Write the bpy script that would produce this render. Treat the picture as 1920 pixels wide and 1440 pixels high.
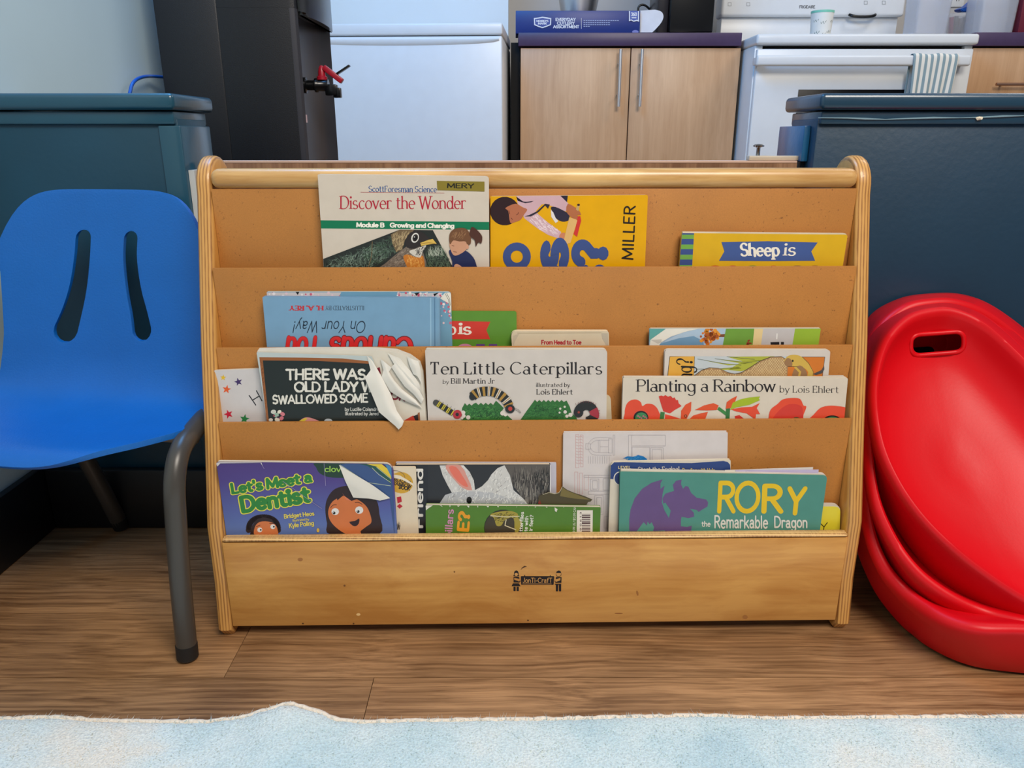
import bpy, bmesh, math, random
from mathutils import Vector, Matrix
from mathutils.bvhtree import BVHTree

for o in list(bpy.data.objects):
    bpy.data.objects.remove(o, do_unlink=True)
scene = bpy.context.scene
COL = scene.collection
R = math.radians
random.seed(7)

# ------------------------------------------------------------------ camera
FPX = 1430.0
EYE = Vector((0.0, 0.0, 0.59))
PITCH = math.atan(465.0 / FPX)
cam_data = bpy.data.cameras.new('camera')
cam_data.sensor_width = 36.0
cam_data.lens = FPX / 1920.0 * 36.0
cam_data.clip_start = 0.02
cam = bpy.data.objects.new('camera', cam_data)
COL.objects.link(cam)
cam.location = EYE
cam.rotation_euler = (math.pi / 2 - PITCH, 0, 0)
scene.camera = cam

# ------------------------------------------------------------------ light
world = bpy.data.worlds.new('room_ambient')
scene.world = world
world.use_nodes = True
bg = world.node_tree.nodes['Background']
bg.inputs[0].default_value = (0.93, 0.95, 1.0, 1)
bg.inputs[1].default_value = 0.17


def area(name, loc, target, sx, sy, power, col):
    d = bpy.data.lights.new(name, 'AREA')
    d.shape = 'RECTANGLE'
    d.size = sx
    d.size_y = sy
    d.energy = power
    d.color = col
    o = bpy.data.objects.new(name, d)
    COL.objects.link(o)
    o.location = loc
    o.rotation_euler = (Vector(target) - Vector(loc)).to_track_quat('-Z', 'Y').to_euler()
    return o


area('ceiling_panel_light', (0.75, -0.75, 2.35), (0.05, 0.85, 0.3), 1.2, 0.9, 63, (1.0, 0.925, 0.82))
area('kitchen_window_daylight', (-0.52, 1.45, 2.05), (0.30, 1.95, 0.5), 0.9, 0.7, 25, (0.11, 0.44, 1.0))
area('kitchen_ceiling_light', (1.8, 1.9, 2.4), (1.2, 2.9, 0.8), 0.8, 0.6, 13, (1.0, 0.95, 0.9))

scene.view_settings.view_transform = 'Standard'
scene.view_settings.look = 'None'
scene.view_settings.exposure = 0.13
scene.view_settings.gamma = 1.0
scene.view_settings.use_curve_mapping = False

# ------------------------------------------------------------------ projection helpers
CP, SP = math.cos(PITCH), math.sin(PITCH)


def ray(px, py):
    a = (px - 960.0) / FPX
    b = -(py - 720.0) / FPX
    return Vector((a, CP + b * SP, -SP + b * CP))


def on_y(px, py, y):
    d = ray(px, py)
    return EYE + d * ((y - EYE.y) / d.y)


def on_z(px, py, z=0.0):
    d = ray(px, py)
    return EYE + d * ((z - EYE.z) / d.z)


def on_plane(px, py, p0, n):
    d = ray(px, py)
    return EYE + d * ((p0 - EYE).dot(n) / d.dot(n))


# ------------------------------------------------------------------ materials
def lin(c):
    out = []
    for v in c[:3]:
        v = v / 255.0
        out.append(v / 12.92 if v <= 0.04045 else ((v + 0.055) / 1.055) ** 2.4)
    return (out[0], out[1], out[2], 1.0)


MATS = {}


def mat(name, rgb, rough=0.5, metal=0.0, var=0.05, scale=25.0, bump=0.0, bscale=200.0, coat=0.0, spec=0.5,
        stretch=(1, 1, 1), trans=0.0, alpha=1.0):
    if name in MATS:
        return MATS[name]
    m = bpy.data.materials.new(name)
    m.use_nodes = True
    nt = m.node_tree
    p = nt.nodes['Principled BSDF']
    tc = nt.nodes.new('ShaderNodeTexCoord')
    mp = nt.nodes.new('ShaderNodeMapping')
    mp.inputs['Scale'].default_value = stretch
    nt.links.new(tc.outputs['Object'], mp.inputs[0])
    nz = nt.nodes.new('ShaderNodeTexNoise')
    nz.inputs['Scale'].default_value = scale
    nz.inputs['Detail'].default_value = 4
    nt.links.new(mp.outputs[0], nz.inputs['Vector'])
    mr = nt.nodes.new('ShaderNodeMapRange')
    mr.inputs[1].default_value = 0.3
    mr.inputs[2].default_value = 0.7
    mr.inputs[3].default_value = 1 - var
    mr.inputs[4].default_value = 1 + var
    nt.links.new(nz.outputs[0], mr.inputs[0])
    mx = nt.nodes.new('ShaderNodeVectorMath')
    mx.operation = 'SCALE'
    mx.inputs[0].default_value = lin(rgb)[:3]
    nt.links.new(mr.outputs[0], mx.inputs['Scale'])
    nt.links.new(mx.outputs[0], p.inputs['Base Color'])
    p.inputs['Roughness'].default_value = rough
    p.inputs['Metallic'].default_value = metal
    p.inputs['Specular IOR Level'].default_value = spec
    if coat:
        p.inputs['Coat Weight'].default_value = coat
        p.inputs['Coat Roughness'].default_value = 0.15
    if trans:
        p.inputs['Transmission Weight'].default_value = trans
        p.inputs['IOR'].default_value = 1.15
    if alpha < 1:
        p.inputs['Alpha'].default_value = alpha
    if bump:
        n2 = nt.nodes.new('ShaderNodeTexNoise')
        n2.inputs['Scale'].default_value = bscale
        n2.inputs['Detail'].default_value = 3
        nt.links.new(mp.outputs[0], n2.inputs['Vector'])
        b = nt.nodes.new('ShaderNodeBump')
        b.inputs['Strength'].default_value = bump
        b.inputs['Distance'].default_value = 0.002
        nt.links.new(n2.outputs[0], b.inputs['Height'])
        nt.links.new(b.outputs[0], p.inputs['Normal'])
    MATS[name] = m
    return m


def ink(rgb, rough=0.42):
    n = 'print_%02x%02x%02x' % tuple(int(max(0, min(255, v))) for v in rgb)
    return mat(n, rgb, rough, var=0.035, scale=60)


def wood(name, c_dark, c_light, grain=(3, 60, 60), rough=0.42, knots=0.35, rnd=False, coat=0.15, wavy=2.5, bump=0.15, lo=0.25, hi=0.78):
    """stretched-noise wood grain, long axis = small factor in 'grain'"""
    if name in MATS:
        return MATS[name]
    m = bpy.data.materials.new(name)
    m.use_nodes = True
    nt = m.node_tree
    N, L = nt.nodes.new, nt.links.new
    p = nt.nodes['Principled BSDF']
    tc = N('ShaderNodeTexCoord')
    src = tc.outputs['Object']
    if rnd:
        oi = N('ShaderNodeObjectInfo')
        sc = N('ShaderNodeMath'); sc.operation = 'MULTIPLY'; sc.inputs[1].default_value = 37.0
        L(oi.outputs['Random'], sc.inputs[0])
        cb = N('ShaderNodeCombineXYZ')
        L(sc.outputs[0], cb.inputs[0]); L(sc.outputs[0], cb.inputs[1])
        ad = N('ShaderNodeVectorMath'); ad.operation = 'ADD'
        L(src, ad.inputs[0]); L(cb.outputs[0], ad.inputs[1])
        src = ad.outputs[0]
    mp = N('ShaderNodeMapping')
    mp.inputs['Scale'].default_value = grain
    L(src, mp.inputs[0])
    warp = N('ShaderNodeTexNoise'); warp.inputs['Scale'].default_value = 5.0; warp.inputs['Detail'].default_value = 2
    L(src, warp.inputs['Vector'])
    ws = N('ShaderNodeVectorMath'); ws.operation = 'SCALE'; ws.inputs['Scale'].default_value = wavy
    L(warp.outputs['Color'], ws.inputs[0])
    wa = N('ShaderNodeVectorMath'); wa.operation = 'ADD'
    L(mp.outputs[0], wa.inputs[0]); L(ws.outputs[0], wa.inputs[1])
    n1 = N('ShaderNodeTexNoise'); n1.inputs['Scale'].default_value = 1.0; n1.inputs['Detail'].default_value = 8
    n1.inputs['Roughness'].default_value = 0.62
    L(wa.outputs[0], n1.inputs['Vector'])
    fine = N('ShaderNodeMapping')
    fine.inputs['Scale'].default_value = tuple(g * 6 if g > 8 else g * 3 for g in grain)
    L(src, fine.inputs[0])
    n2 = N('ShaderNodeTexNoise'); n2.inputs['Scale'].default_value = 1.0; n2.inputs['Detail'].default_value = 3
    L(fine.outputs[0], n2.inputs['Vector'])
    big = N('ShaderNodeTexNoise'); big.inputs['Scale'].default_value = 6.0; big.inputs['Detail'].default_value = 2
    L(src, big.inputs['Vector'])
    a1 = N('ShaderNodeMath'); a1.operation = 'MULTIPLY_ADD'; a1.inputs[1].default_value = 0.3
    L(n2.outputs[0], a1.inputs[0]); L(n1.outputs[0], a1.inputs[2])
    a2 = N('ShaderNodeMath'); a2.operation = 'MULTIPLY_ADD'; a2.inputs[1].default_value = knots
    L(big.outputs[0], a2.inputs[0]); L(a1.outputs[0], a2.inputs[2])
    mr = N('ShaderNodeMapRange')
    mid = 0.5 + 0.15 + knots * 0.5
    mr.inputs[1].default_value = mid - 0.27; mr.inputs[2].default_value = mid + 0.27
    L(a2.outputs[0], mr.inputs[0])
    cr = N('ShaderNodeValToRGB')
    cr.color_ramp.elements[0].position = lo; cr.color_ramp.elements[0].color = lin(c_dark)
    cr.color_ramp.elements[1].position = hi; cr.color_ramp.elements[1].color = lin(c_light)
    L(mr.outputs[0], cr.inputs[0])
    out = cr.outputs[0]
    if rnd:
        r2 = N('ShaderNodeMapRange'); r2.inputs[3].default_value = 0.86; r2.inputs[4].default_value = 1.12
        L(oi.outputs['Random'], r2.inputs[0])
        vm = N('ShaderNodeVectorMath'); vm.operation = 'SCALE'
        L(out, vm.inputs[0]); L(r2.outputs[0], vm.inputs['Scale'])
        out = vm.outputs[0]
    L(out, p.inputs['Base Color'])
    p.inputs['Roughness'].default_value = rough
    p.inputs['Coat Weight'].default_value = coat
    p.inputs['Coat Roughness'].default_value = 0.25
    b = N('ShaderNodeBump'); b.inputs['Strength'].default_value = bump; b.inputs['Distance'].default_value = 0.001
    L(a1.outputs[0], b.inputs['Height']); L(b.outputs[0], p.inputs['Normal'])
    MATS[name] = m
    return m


def speckle(name, rgb, dots, rough=0.55, amount=0.63, scale=260):
    """hardboard: even brown with small dark flecks and soft cloudy wear"""
    m = bpy.data.materials.new(name)
    m.use_nodes = True
    nt = m.node_tree
    N, L = nt.nodes.new, nt.links.new
    p = nt.nodes['Principled BSDF']
    tc = N('ShaderNodeTexCoord')
    n1 = N('ShaderNodeTexNoise'); n1.inputs['Scale'].default_value = scale; n1.inputs['Detail'].default_value = 3
    n2 = N('ShaderNodeTexNoise'); n2.inputs['Scale'].default_value = 9; n2.inputs['Detail'].default_value = 5
    n3 = N('ShaderNodeTexNoise'); n3.inputs['Scale'].default_value = 900; n3.inputs['Detail'].default_value = 1
    for n in (n1, n2, n3):
        L(tc.outputs['Object'], n.inputs['Vector'])
    ra = N('ShaderNodeMapRange'); ra.inputs[1].default_value = amount; ra.inputs[2].default_value = amount + 0.07
    L(n1.outputs[0], ra.inputs[0])
    mr = N('ShaderNodeMapRange'); mr.inputs[1].default_value = 0.3; mr.inputs[2].default_value = 0.7
    mr.inputs[3].default_value = 0.90; mr.inputs[4].default_value = 1.09
    L(n2.outputs[0], mr.inputs[0])
    mf = N('ShaderNodeMapRange'); mf.inputs[1].default_value = 0.3; mf.inputs[2].default_value = 0.7
    mf.inputs[3].default_value = 0.93; mf.inputs[4].default_value = 1.07
    L(n3.outputs[0], mf.inputs[0])
    mm = N('ShaderNodeMath'); mm.operation = 'MULTIPLY'
    L(mr.outputs[0], mm.inputs[0]); L(mf.outputs[0], mm.inputs[1])
    sc = N('ShaderNodeVectorMath'); sc.operation = 'SCALE'; sc.inputs[0].default_value = lin(rgb)[:3]
    L(mm.outputs[0], sc.inputs['Scale'])
    mx = N('ShaderNodeMix'); mx.data_type = 'RGBA'
    L(ra.outputs[0], mx.inputs[0]); L(sc.outputs[0], mx.inputs[6]); mx.inputs[7].default_value = lin(dots)
    L(mx.outputs[2], p.inputs['Base Color'])
    p.inputs['Roughness'].default_value = rough
    MATS[name] = m
    return m


def ply_edge(name, c1, c2, pitch=0.0036):
    m = bpy.data.materials.new(name)
    m.use_nodes = True
    nt = m.node_tree
    N, L = nt.nodes.new, nt.links.new
    p = nt.nodes['Principled BSDF']
    tc = N('ShaderNodeTexCoord')
    se = N('ShaderNodeSeparateXYZ'); L(tc.outputs['Object'], se.inputs[0])
    mu = N('ShaderNodeMath'); mu.operation = 'MULTIPLY'; mu.inputs[1].default_value = 2 * math.pi / pitch
    L(se.outputs[0], mu.inputs[0])
    si = N('ShaderNodeMath'); si.operation = 'SINE'; L(mu.outputs[0], si.inputs[0])
    nz = N('ShaderNodeTexNoise'); nz.inputs['Scale'].default_value = 140; nz.inputs['Detail'].default_value = 4
    mp = N('ShaderNodeMapping'); mp.inputs['Scale'].default_value = (4, 1, 0.25)
    L(tc.outputs['Object'], mp.inputs[0]); L(mp.outputs[0], nz.inputs['Vector'])
    ad = N('ShaderNodeMath'); ad.operation = 'MULTIPLY_ADD'; ad.inputs[1].default_value = 2.2
    L(nz.outputs[0], ad.inputs[0]); L(si.outputs[0], ad.inputs[2])
    mr = N('ShaderNodeMapRange'); mr.inputs[1].default_value = -0.1; mr.inputs[2].default_value = 1.5
    L(ad.outputs[0], mr.inputs[0])
    mx = N('ShaderNodeMix'); mx.data_type = 'RGBA'
    mx.inputs[6].default_value = lin(c1); mx.inputs[7].default_value = lin(c2)
    L(mr.outputs[0], mx.inputs[0]); L(mx.outputs[2], p.inputs['Base Color'])
    p.inputs['Roughness'].default_value = 0.4
    p.inputs['Coat Weight'].default_value = 0.2
    MATS[name] = m
    return m


def ramp_z(name, stops, z0, z1, rough=0.3):
    """printed vertical colour fade of a cover, in the object's own height"""
    m = bpy.data.materials.new(name)
    m.use_nodes = True
    nt = m.node_tree
    N, L = nt.nodes.new, nt.links.new
    p = nt.nodes['Principled BSDF']
    tc = N('ShaderNodeTexCoord'); se = N('ShaderNodeSeparateXYZ'); L(tc.outputs['Object'], se.inputs[0])
    mr = N('ShaderNodeMapRange'); mr.inputs[1].default_value = z0; mr.inputs[2].default_value = z1
    L(se.outputs[2], mr.inputs[0])
    cr = N('ShaderNodeValToRGB')
    els = cr.color_ramp.elements
    els[0].position = stops[0][0]; els[0].color = lin(stops[0][1])
    els[1].position = stops[-1][0]; els[1].color = lin(stops[-1][1])
    for s in stops[1:-1]:
        e = els.new(s[0]); e.color = lin(s[1])
    L(mr.outputs[0], cr.inputs[0]); L(cr.outputs[0], p.inputs['Base Color'])
    p.inputs['Roughness'].default_value = rough
    MATS[name] = m
    return m


# ------------------------------------------------------------------ object helpers
def org(parent):
    o = Vector((0, 0, 0))
    while parent is not None:
        o += Vector(parent.location)
        parent = parent.parent
    return o


def tag(o, label=None, cat=None, group=None, kind=None):
    if label: o['label'] = label
    if cat: o['category'] = cat
    if group: o['group'] = group
    if kind: o['kind'] = kind
    return o


def thing(name, loc, label, cat, group=None):
    o = bpy.data.objects.new(name, None)
    o.empty_display_size = 0.02
    COL.objects.link(o)
    o.location = loc
    return tag(o, label, cat, group)


def link_mesh(name, me, parent=None):
    o = bpy.data.objects.new(name, me)
    COL.objects.link(o)
    if parent is not None:
        o.parent = parent
    return o


def obj(name, verts, faces, mats, parent=None, smooth=False, idx=None):
    """mesh from world-space vertices, stored relative to the parent's origin"""
    og = org(parent)
    me = bpy.data.meshes.new(name)
    me.from_pydata([tuple(Vector(v) - og) for v in verts], [], faces)
    for m in (mats if isinstance(mats, (list, tuple)) else [mats]):
        me.materials.append(m)
    if idx:
        me.polygons.foreach_set('material_index', idx)
    if smooth:
        me.polygons.foreach_set('use_smooth', [True] * len(me.polygons))
    me.update()
    return link_mesh(name, me, parent)


def bm_obj(name, bm, mats, parent=None, smooth=False, sharp=None):
    og = org(parent)
    bmesh.ops.translate(bm, verts=bm.verts, vec=-og)
    me = bpy.data.meshes.new(name)
    bm.to_mesh(me); bm.free()
    for m in (mats if isinstance(mats, (list, tuple)) else [mats]):
        me.materials.append(m)
    if smooth:
        me.polygons.foreach_set('use_smooth', [True] * len(me.polygons))
        if sharp:
            me.set_sharp_from_angle(angle=R(sharp))
    return link_mesh(name, me, parent)


def bm_box(bm, x0, x1, y0, y1, z0, z1, bev=0.0, seg=2, mtx=None):
    r = bmesh.ops.create_cube(bm, size=1.0)
    vs = r['verts']
    for v in vs:
        v.co = Vector(((x0 + x1) / 2 + v.co.x * (x1 - x0), (y0 + y1) / 2 + v.co.y * (y1 - y0), (z0 + z1) / 2 + v.co.z * (z1 - z0)))
    if bev:
        es = set()
        for v in vs:
            es.update(v.link_edges)
        b = bmesh.ops.bevel(bm, geom=list(es), offset=bev, segments=seg, profile=0.5, affect='EDGES')
        vs = list(set(vs) & set(bm.verts)) + [v for v in b['verts']]
        vs = [v for v in set(vs) if v.is_valid]
    if mtx is not None:
        bmesh.ops.transform(bm, matrix=mtx, verts=vs)
    return vs


def box(name, x0, x1, y0, y1, z0, z1, m, parent=None, bev=0.0, seg=2, mtx=None):
    bm = bmesh.new()
    bm_box(bm, x0, x1, y0, y1, z0, z1, bev, seg, mtx)
    return bm_obj(name, bm, m, parent, smooth=bev > 0, sharp=40)


def tube(name, pts, rad, m, parent=None, seg=14, cap=True, smooth_path=0, flat=None):
    P = [Vector(p) for p in pts]
    rr = rad if isinstance(rad, (list, tuple)) else [rad] * len(P)
    rr = list(rr)
    for _ in range(smooth_path):
        Q, q = [P[0]], [rr[0]]
        for i in range(len(P) - 1):
            Q += [P[i].lerp(P[i + 1], 0.25), P[i].lerp(P[i + 1], 0.75)]
            q += [rr[i] * .75 + rr[i + 1] * .25, rr[i] * .25 + rr[i + 1] * .75]
        Q.append(P[-1]); q.append(rr[-1])
        P, rr = Q, q
    vs, fs = [], []
    t0 = (P[1] - P[0]).normalized()
    ref = Vector((1, 0, 0)) if abs(t0.x) < 0.9 else Vector((0, 0, 1))
    n = (ref - t0 * ref.dot(t0)).normalized()
    for i, p in enumerate(P):
        t = (P[min(i + 1, len(P) - 1)] - P[max(i - 1, 0)]).normalized()
        n = (n - t * n.dot(t)).normalized()
        b = t.cross(n)
        for k in range(seg):
            a = 2 * math.pi * k / seg
            vs.append(p + (n * math.cos(a) + b * math.sin(a)) * rr[i])
    for i in range(len(P) - 1):
        for k in range(seg):
            fs.append((i * seg + k, i * seg + (k + 1) % seg, (i + 1) * seg + (k + 1) % seg, (i + 1) * seg + k))
    if cap:
        fs.append(tuple(range(seg - 1, -1, -1)))
        fs.append(tuple((len(P) - 1) * seg + k for k in range(seg)))
    o = obj(name, vs, fs, m, parent, smooth=True)
    o.data.set_sharp_from_angle(angle=R(50))
    return o


def lathe(name, prof, centre, m, parent=None, seg=32, axis='z', sharp=45):
    """prof = [(r, h), ...] turned about a vertical (or x) axis through centre"""
    vs, fs = [], []
    c = Vector(centre)
    for r, h in prof:
        for k in range(seg):
            a = 2 * math.pi * k / seg
            if axis == 'z':
                vs.append(c + Vector((r * math.cos(a), r * math.sin(a), h)))
            elif axis == 'x':
                vs.append(c + Vector((h, r * math.cos(a), r * math.sin(a))))
            else:
                vs.append(c + Vector((r * math.cos(a), h, r * math.sin(a))))
    for i in range(len(prof) - 1):
        for k in range(seg):
            fs.append((i * seg + k, i * seg + (k + 1) % seg, (i + 1) * seg + (k + 1) % seg, (i + 1) * seg + k))
    fs.append(tuple(range(seg - 1, -1, -1)))
    fs.append(tuple((len(prof) - 1) * seg + k for k in range(seg)))
    o = obj(name, vs, fs, m, parent, smooth=True)
    bm = bmesh.new(); bm.from_mesh(o.data)
    bmesh.ops.recalc_face_normals(bm, faces=bm.faces)
    bm.to_mesh(o.data); bm.free()
    o.data.set_sharp_from_angle(angle=R(sharp))
    return o


def round_poly(pts, rad, seg=5):
    """round the corners of a 2-D polygon; rad = number or list"""
    out = []
    n = len(pts)
    for i in range(n):
        r = rad[i] if isinstance(rad, (list, tuple)) else rad
        p = Vector(pts[i]).to_2d(); a = Vector(pts[i - 1]).to_2d(); b = Vector(pts[(i + 1) % n]).to_2d()
        if r <= 0:
            out.append((p.x, p.y)); continue
        u = (a - p); v = (b - p)
        r = min(r, u.length * .45, v.length * .45)
        s = p + u.normalized() * r; e = p + v.normalized() * r
        for k in range(seg + 1):
            t = k / seg
            q = s * (1 - t) ** 2 + p * 2 * t * (1 - t) + e * t * t
            out.append((q.x, q.y))
    return out


def area2(p):
    return 0.5 * sum(p[i][0] * p[(i + 1) % len(p)][1] - p[(i + 1) % len(p)][0] * p[i][1] for i in range(len(p)))


def clip_poly(poly, clip):
    """Sutherland-Hodgman against a convex counter-clockwise outline"""
    out = list(poly)
    n = len(clip)
    for i in range(n):
        a, b = clip[i], clip[(i + 1) % n]
        if not out:
            return []
        inp, out = out, []
        f = lambda q: (b[0] - a[0]) * (q[1] - a[1]) - (b[1] - a[1]) * (q[0] - a[0])
        for j in range(len(inp)):
            p, q = inp[j], inp[(j + 1) % len(inp)]
            fp, fq = f(p), f(q)
            if fp >= 0:
                out.append(p)
            if (fp >= 0) != (fq >= 0):
                t = fp / (fp - fq)
                out.append((p[0] + (q[0] - p[0]) * t, p[1] + (q[1] - p[1]) * t))
    return out


def crom(pts, n=6, closed=True):
    """Catmull-Rom through points (tuples of any size)"""
    out = []
    m = len(pts)
    for i in range(m if closed else m - 1):
        P = [pts[(i + k) % m] if closed else pts[max(0, min(m - 1, i + k))] for k in (-1, 0, 1, 2)]
        for s in range(n):
            t = s / n
            out.append(tuple(0.5 * ((2 * P[1][d]) + (-P[0][d] + P[2][d]) * t + (2 * P[0][d] - 5 * P[1][d] + 4 * P[2][d] - P[3][d]) * t * t
                             + (-P[0][d] + 3 * P[1][d] - 3 * P[2][d] + P[3][d]) * t ** 3) for d in range(len(P[1]))))
    if not closed:
        out.append(tuple(pts[-1]))
    return out


# ------------------------------------------------------------------ stroke lettering
def arc(cx, cy, rx, ry, a0, a1):
    n = max(4, int(abs(a1 - a0) / 15))
    return [(cx + rx * math.cos(R(a0 + (a1 - a0) * k / n)), cy + ry * math.sin(R(a0 + (a1 - a0) * k / n))) for k in range(n + 1)]


XH = 0.64
V = lambda x, h=1.0: [(x, 0), (x, h)]
GL = {
    'A': (.78, [[(0, 0), (.39, 1), (.78, 0)], [(.14, .34), (.64, .34)]]),
    'B': (.62, [V(.04), [(.04, 1), (.3, 1)] + arc(.3, .765, .25, .235, 90, -90) + [(.04, .53)], [(.3, .53)] + arc(.32, .265, .28, .265, 90, -90) + [(.04, 0)]]),
    'C': (.74, [arc(.42, .5, .42, .5, 42, 318)]),
    'D': (.74, [V(.04), [(.04, 1), (.28, 1)] + arc(.28, .5, .44, .5, 90, -90) + [(.04, 0)]]),
    'E': (.54, [V(.04), [(.04, 1), (.52, 1)], [(.04, .52), (.44, .52)], [(.04, 0), (.54, 0)]]),
    'F': (.5, [V(.04), [(.04, 1), (.5, 1)], [(.04, .52), (.42, .52)]]),
    'G': (.8, [arc(.42, .5, .42, .5, 42, 345) + [(.82, .44), (.52, .44)]]),
    'H': (.68, [V(.04), V(.64), [(.04, .52), (.64, .52)]]),
    'I': (.12, [V(.06)]),
    'J': (.42, [[(.36, 1), (.36, .25)] + arc(.18, .25, .18, .25, 0, -150)]),
    'K': (.62, [V(.04), [(.58, 1), (.04, .4)], [(.22, .58), (.62, 0)]]),
    'L': (.5, [V(.04), [(.04, 0), (.5, 0)]]),
    'M': (.86, [[(.02, 0), (.06, 1)], [(.06, 1), (.43, .12), (.8, 1)], [(.8, 1), (.84, 0)]]),
    'N': (.68, [V(.04), [(.04, 1), (.64, 0)], V(.64)]),
    'O': (.88, [arc(.44, .5, .44, .5, 0, 360)]),
    'P': (.58, [V(.04), [(.04, 1), (.3, 1)] + arc(.3, .74, .27, .26, 90, -90) + [(.04, .48)]]),
    'Q': (.88, [arc(.44, .5, .44, .5, 0, 360), [(.5, .25), (.85, -.08)]]),
    'R': (.62, [V(.04), [(.04, 1), (.3, 1)] + arc(.3, .75, .27, .25, 90, -90) + [(.04, .5)], [(.28, .5), (.62, 0)]]),
    'S': (.56, [arc(.28, .745, .25, .255, 35, 270) + arc(.28, .25, .28, .25, 85, -145)]),
    'T': (.62, [V(.31), [(0, 1), (.62, 1)]]),
    'U': (.66, [[(.04, 1), (.04, .3)] + arc(.33, .3, .29, .3, 180, 360) + [(.62, 1)]]),
    'V': (.7, [[(0, 1), (.35, 0), (.7, 1)]]),
    'W': (1.02, [[(0, 1), (.26, 0), (.51, .95), (.76, 0), (1.02, 1)]]),
    'X': (.66, [[(0, 0), (.66, 1)], [(0, 1), (.66, 0)]]),
    'Y': (.66, [[(0, 1), (.33, .48), (.66, 1)], [(.33, .48), (.33, 0)]]),
    'Z': (.6, [[(0, 1), (.6, 1), (0, 0), (.6, 0)]]),
    'a': (.5, [arc(.23, .44, .19, .2, 150, 0) + [(.42, .1), (.48, 0)], arc(.21, .18, .19, .18, 35, 325), [(.42, .38), (.24, .36)]]),
    'b': (.54, [V(.04), arc(.28, .32, .24, .32, 0, 360)]),
    'c': (.46, [arc(.28, .32, .26, .32, 45, 315)]),
    'd': (.54, [V(.5), arc(.26, .32, .24, .32, 0, 360)]),
    'e': (.52, [[(.03, .35), (.51, .35)] + arc(.27, .32, .25, .32, 8, 312)]),
    'f': (.36, [[(.14, 0), (.14, .78)] + arc(.33, .78, .19, .22, 180, 55), [(0, XH), (.34, XH)]]),
    'g': (.54, [arc(.26, .33, .24, .31, 0, 360), [(.5, XH), (.5, -.1)] + arc(.26, -.1, .24, .22, 0, -150)]),
    'h': (.52, [V(.04), [(.04, .36)] + arc(.26, .42, .22, .22, 165, 0) + [(.48, 0)]]),
    'i': (.12, [[(.06, 0), (.06, XH)], 'dot.06,.9']),
    'j': (.2, [[(.14, XH), (.14, -.12)] + arc(0, -.12, .14, .18, 0, -100), 'dot.14,.9']),
    'k': (.52, [V(.04), [(.46, XH), (.04, .26)], [(.18, .38), (.52, 0)]]),
    'l': (.12, [V(.06)]),
    'm': (.82, [V(.04, XH), [(.04, .38)] + arc(.23, .44, .19, .2, 165, 0) + [(.42, 0)], [(.42, .38)] + arc(.61, .44, .19, .2, 165, 0) + [(.8, 0)]]),
    'n': (.52, [V(.04, XH), [(.04, .36)] + arc(.26, .42, .22, .22, 165, 0) + [(.48, 0)]]),
    'o': (.54, [arc(.27, .32, .26, .32, 0, 360)]),
    'p': (.54, [[(.04, -.32), (.04, XH)], arc(.28, .32, .24, .32, 0, 360)]),
    'q': (.54, [[(.5, -.32), (.5, XH)], arc(.26, .32, .24, .32, 0, 360)]),
    'r': (.38, [V(.04, XH), [(.04, .34)] + arc(.24, .42, .2, .22, 165, 45)]),
    's': (.42, [arc(.21, .475, .18, .165, 35, 270) + arc(.21, .16, .2, .16, 85, -150)]),
    't': (.36, [[(.14, .86), (.14, .16)] + arc(.28, .16, .14, .16, 180, 300), [(0, XH), (.34, XH)]]),
    'u': (.52, [[(.04, XH), (.04, .24)] + arc(.26, .24, .22, .24, 180, 345), V(.48, XH)]),
    'v': (.5, [[(0, XH), (.25, 0), (.5, XH)]]),
    'w': (.76, [[(0, XH), (.2, 0), (.38, .6), (.56, 0), (.76, XH)]]),
    'x': (.5, [[(0, 0), (.5, XH)], [(0, XH), (.5, 0)]]),
    'y': (.5, [[(0, XH), (.25, 0)], [(.5, XH), (.18, -.2), (.06, -.32)]]),
    'z': (.46, [[(0, XH), (.46, XH), (0, 0), (.46, 0)]]),
    '?': (.5, [arc(.25, .76, .24, .24, 170, -40) + [(.25, .42), (.25, .27)], 'dot.25,.06']),
    '!': (.14, [[(.07, 1), (.07, .3)], 'dot.07,.06']),
    '.': (.14, ['dot.07,.05']),
    ',': (.14, [[(.08, .08), (.03, -.12)]]),
    "'": (.1, [[(.05, 1), (.04, .78)]]),
    '-': (.34, [[(.04, .36), (.3, .36)]]),
    '/': (.4, [[(0, -.05), (.4, 1.05)]]),
    '$': (.56, [arc(.28, .72, .23, .23, 35, 270) + arc(.28, .27, .25, .23, 85, -145), [(.28, -.1), (.28, 1.1)]]),
    '0': (.6, [arc(.3, .5, .28, .5, 0, 360)]),
    '1': (.3, [[(.02, .8), (.2, 1), (.2, 0)]]),
    '3': (.52, [arc(.24, .75, .22, .25, 150, -90) + arc(.24, .25, .25, .25, 90, -150)]),
    '6': (.56, [arc(.27, .3, .25, .3, 0, 360), [(.02, .3), (.1, .7), (.4, 1)]]),
    '9': (.56, [arc(.27, .7, .25, .3, 0, 360), [(.52, .7), (.44, .3), (.16, 0)]]),
    ' ': (.24, []),
}


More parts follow.
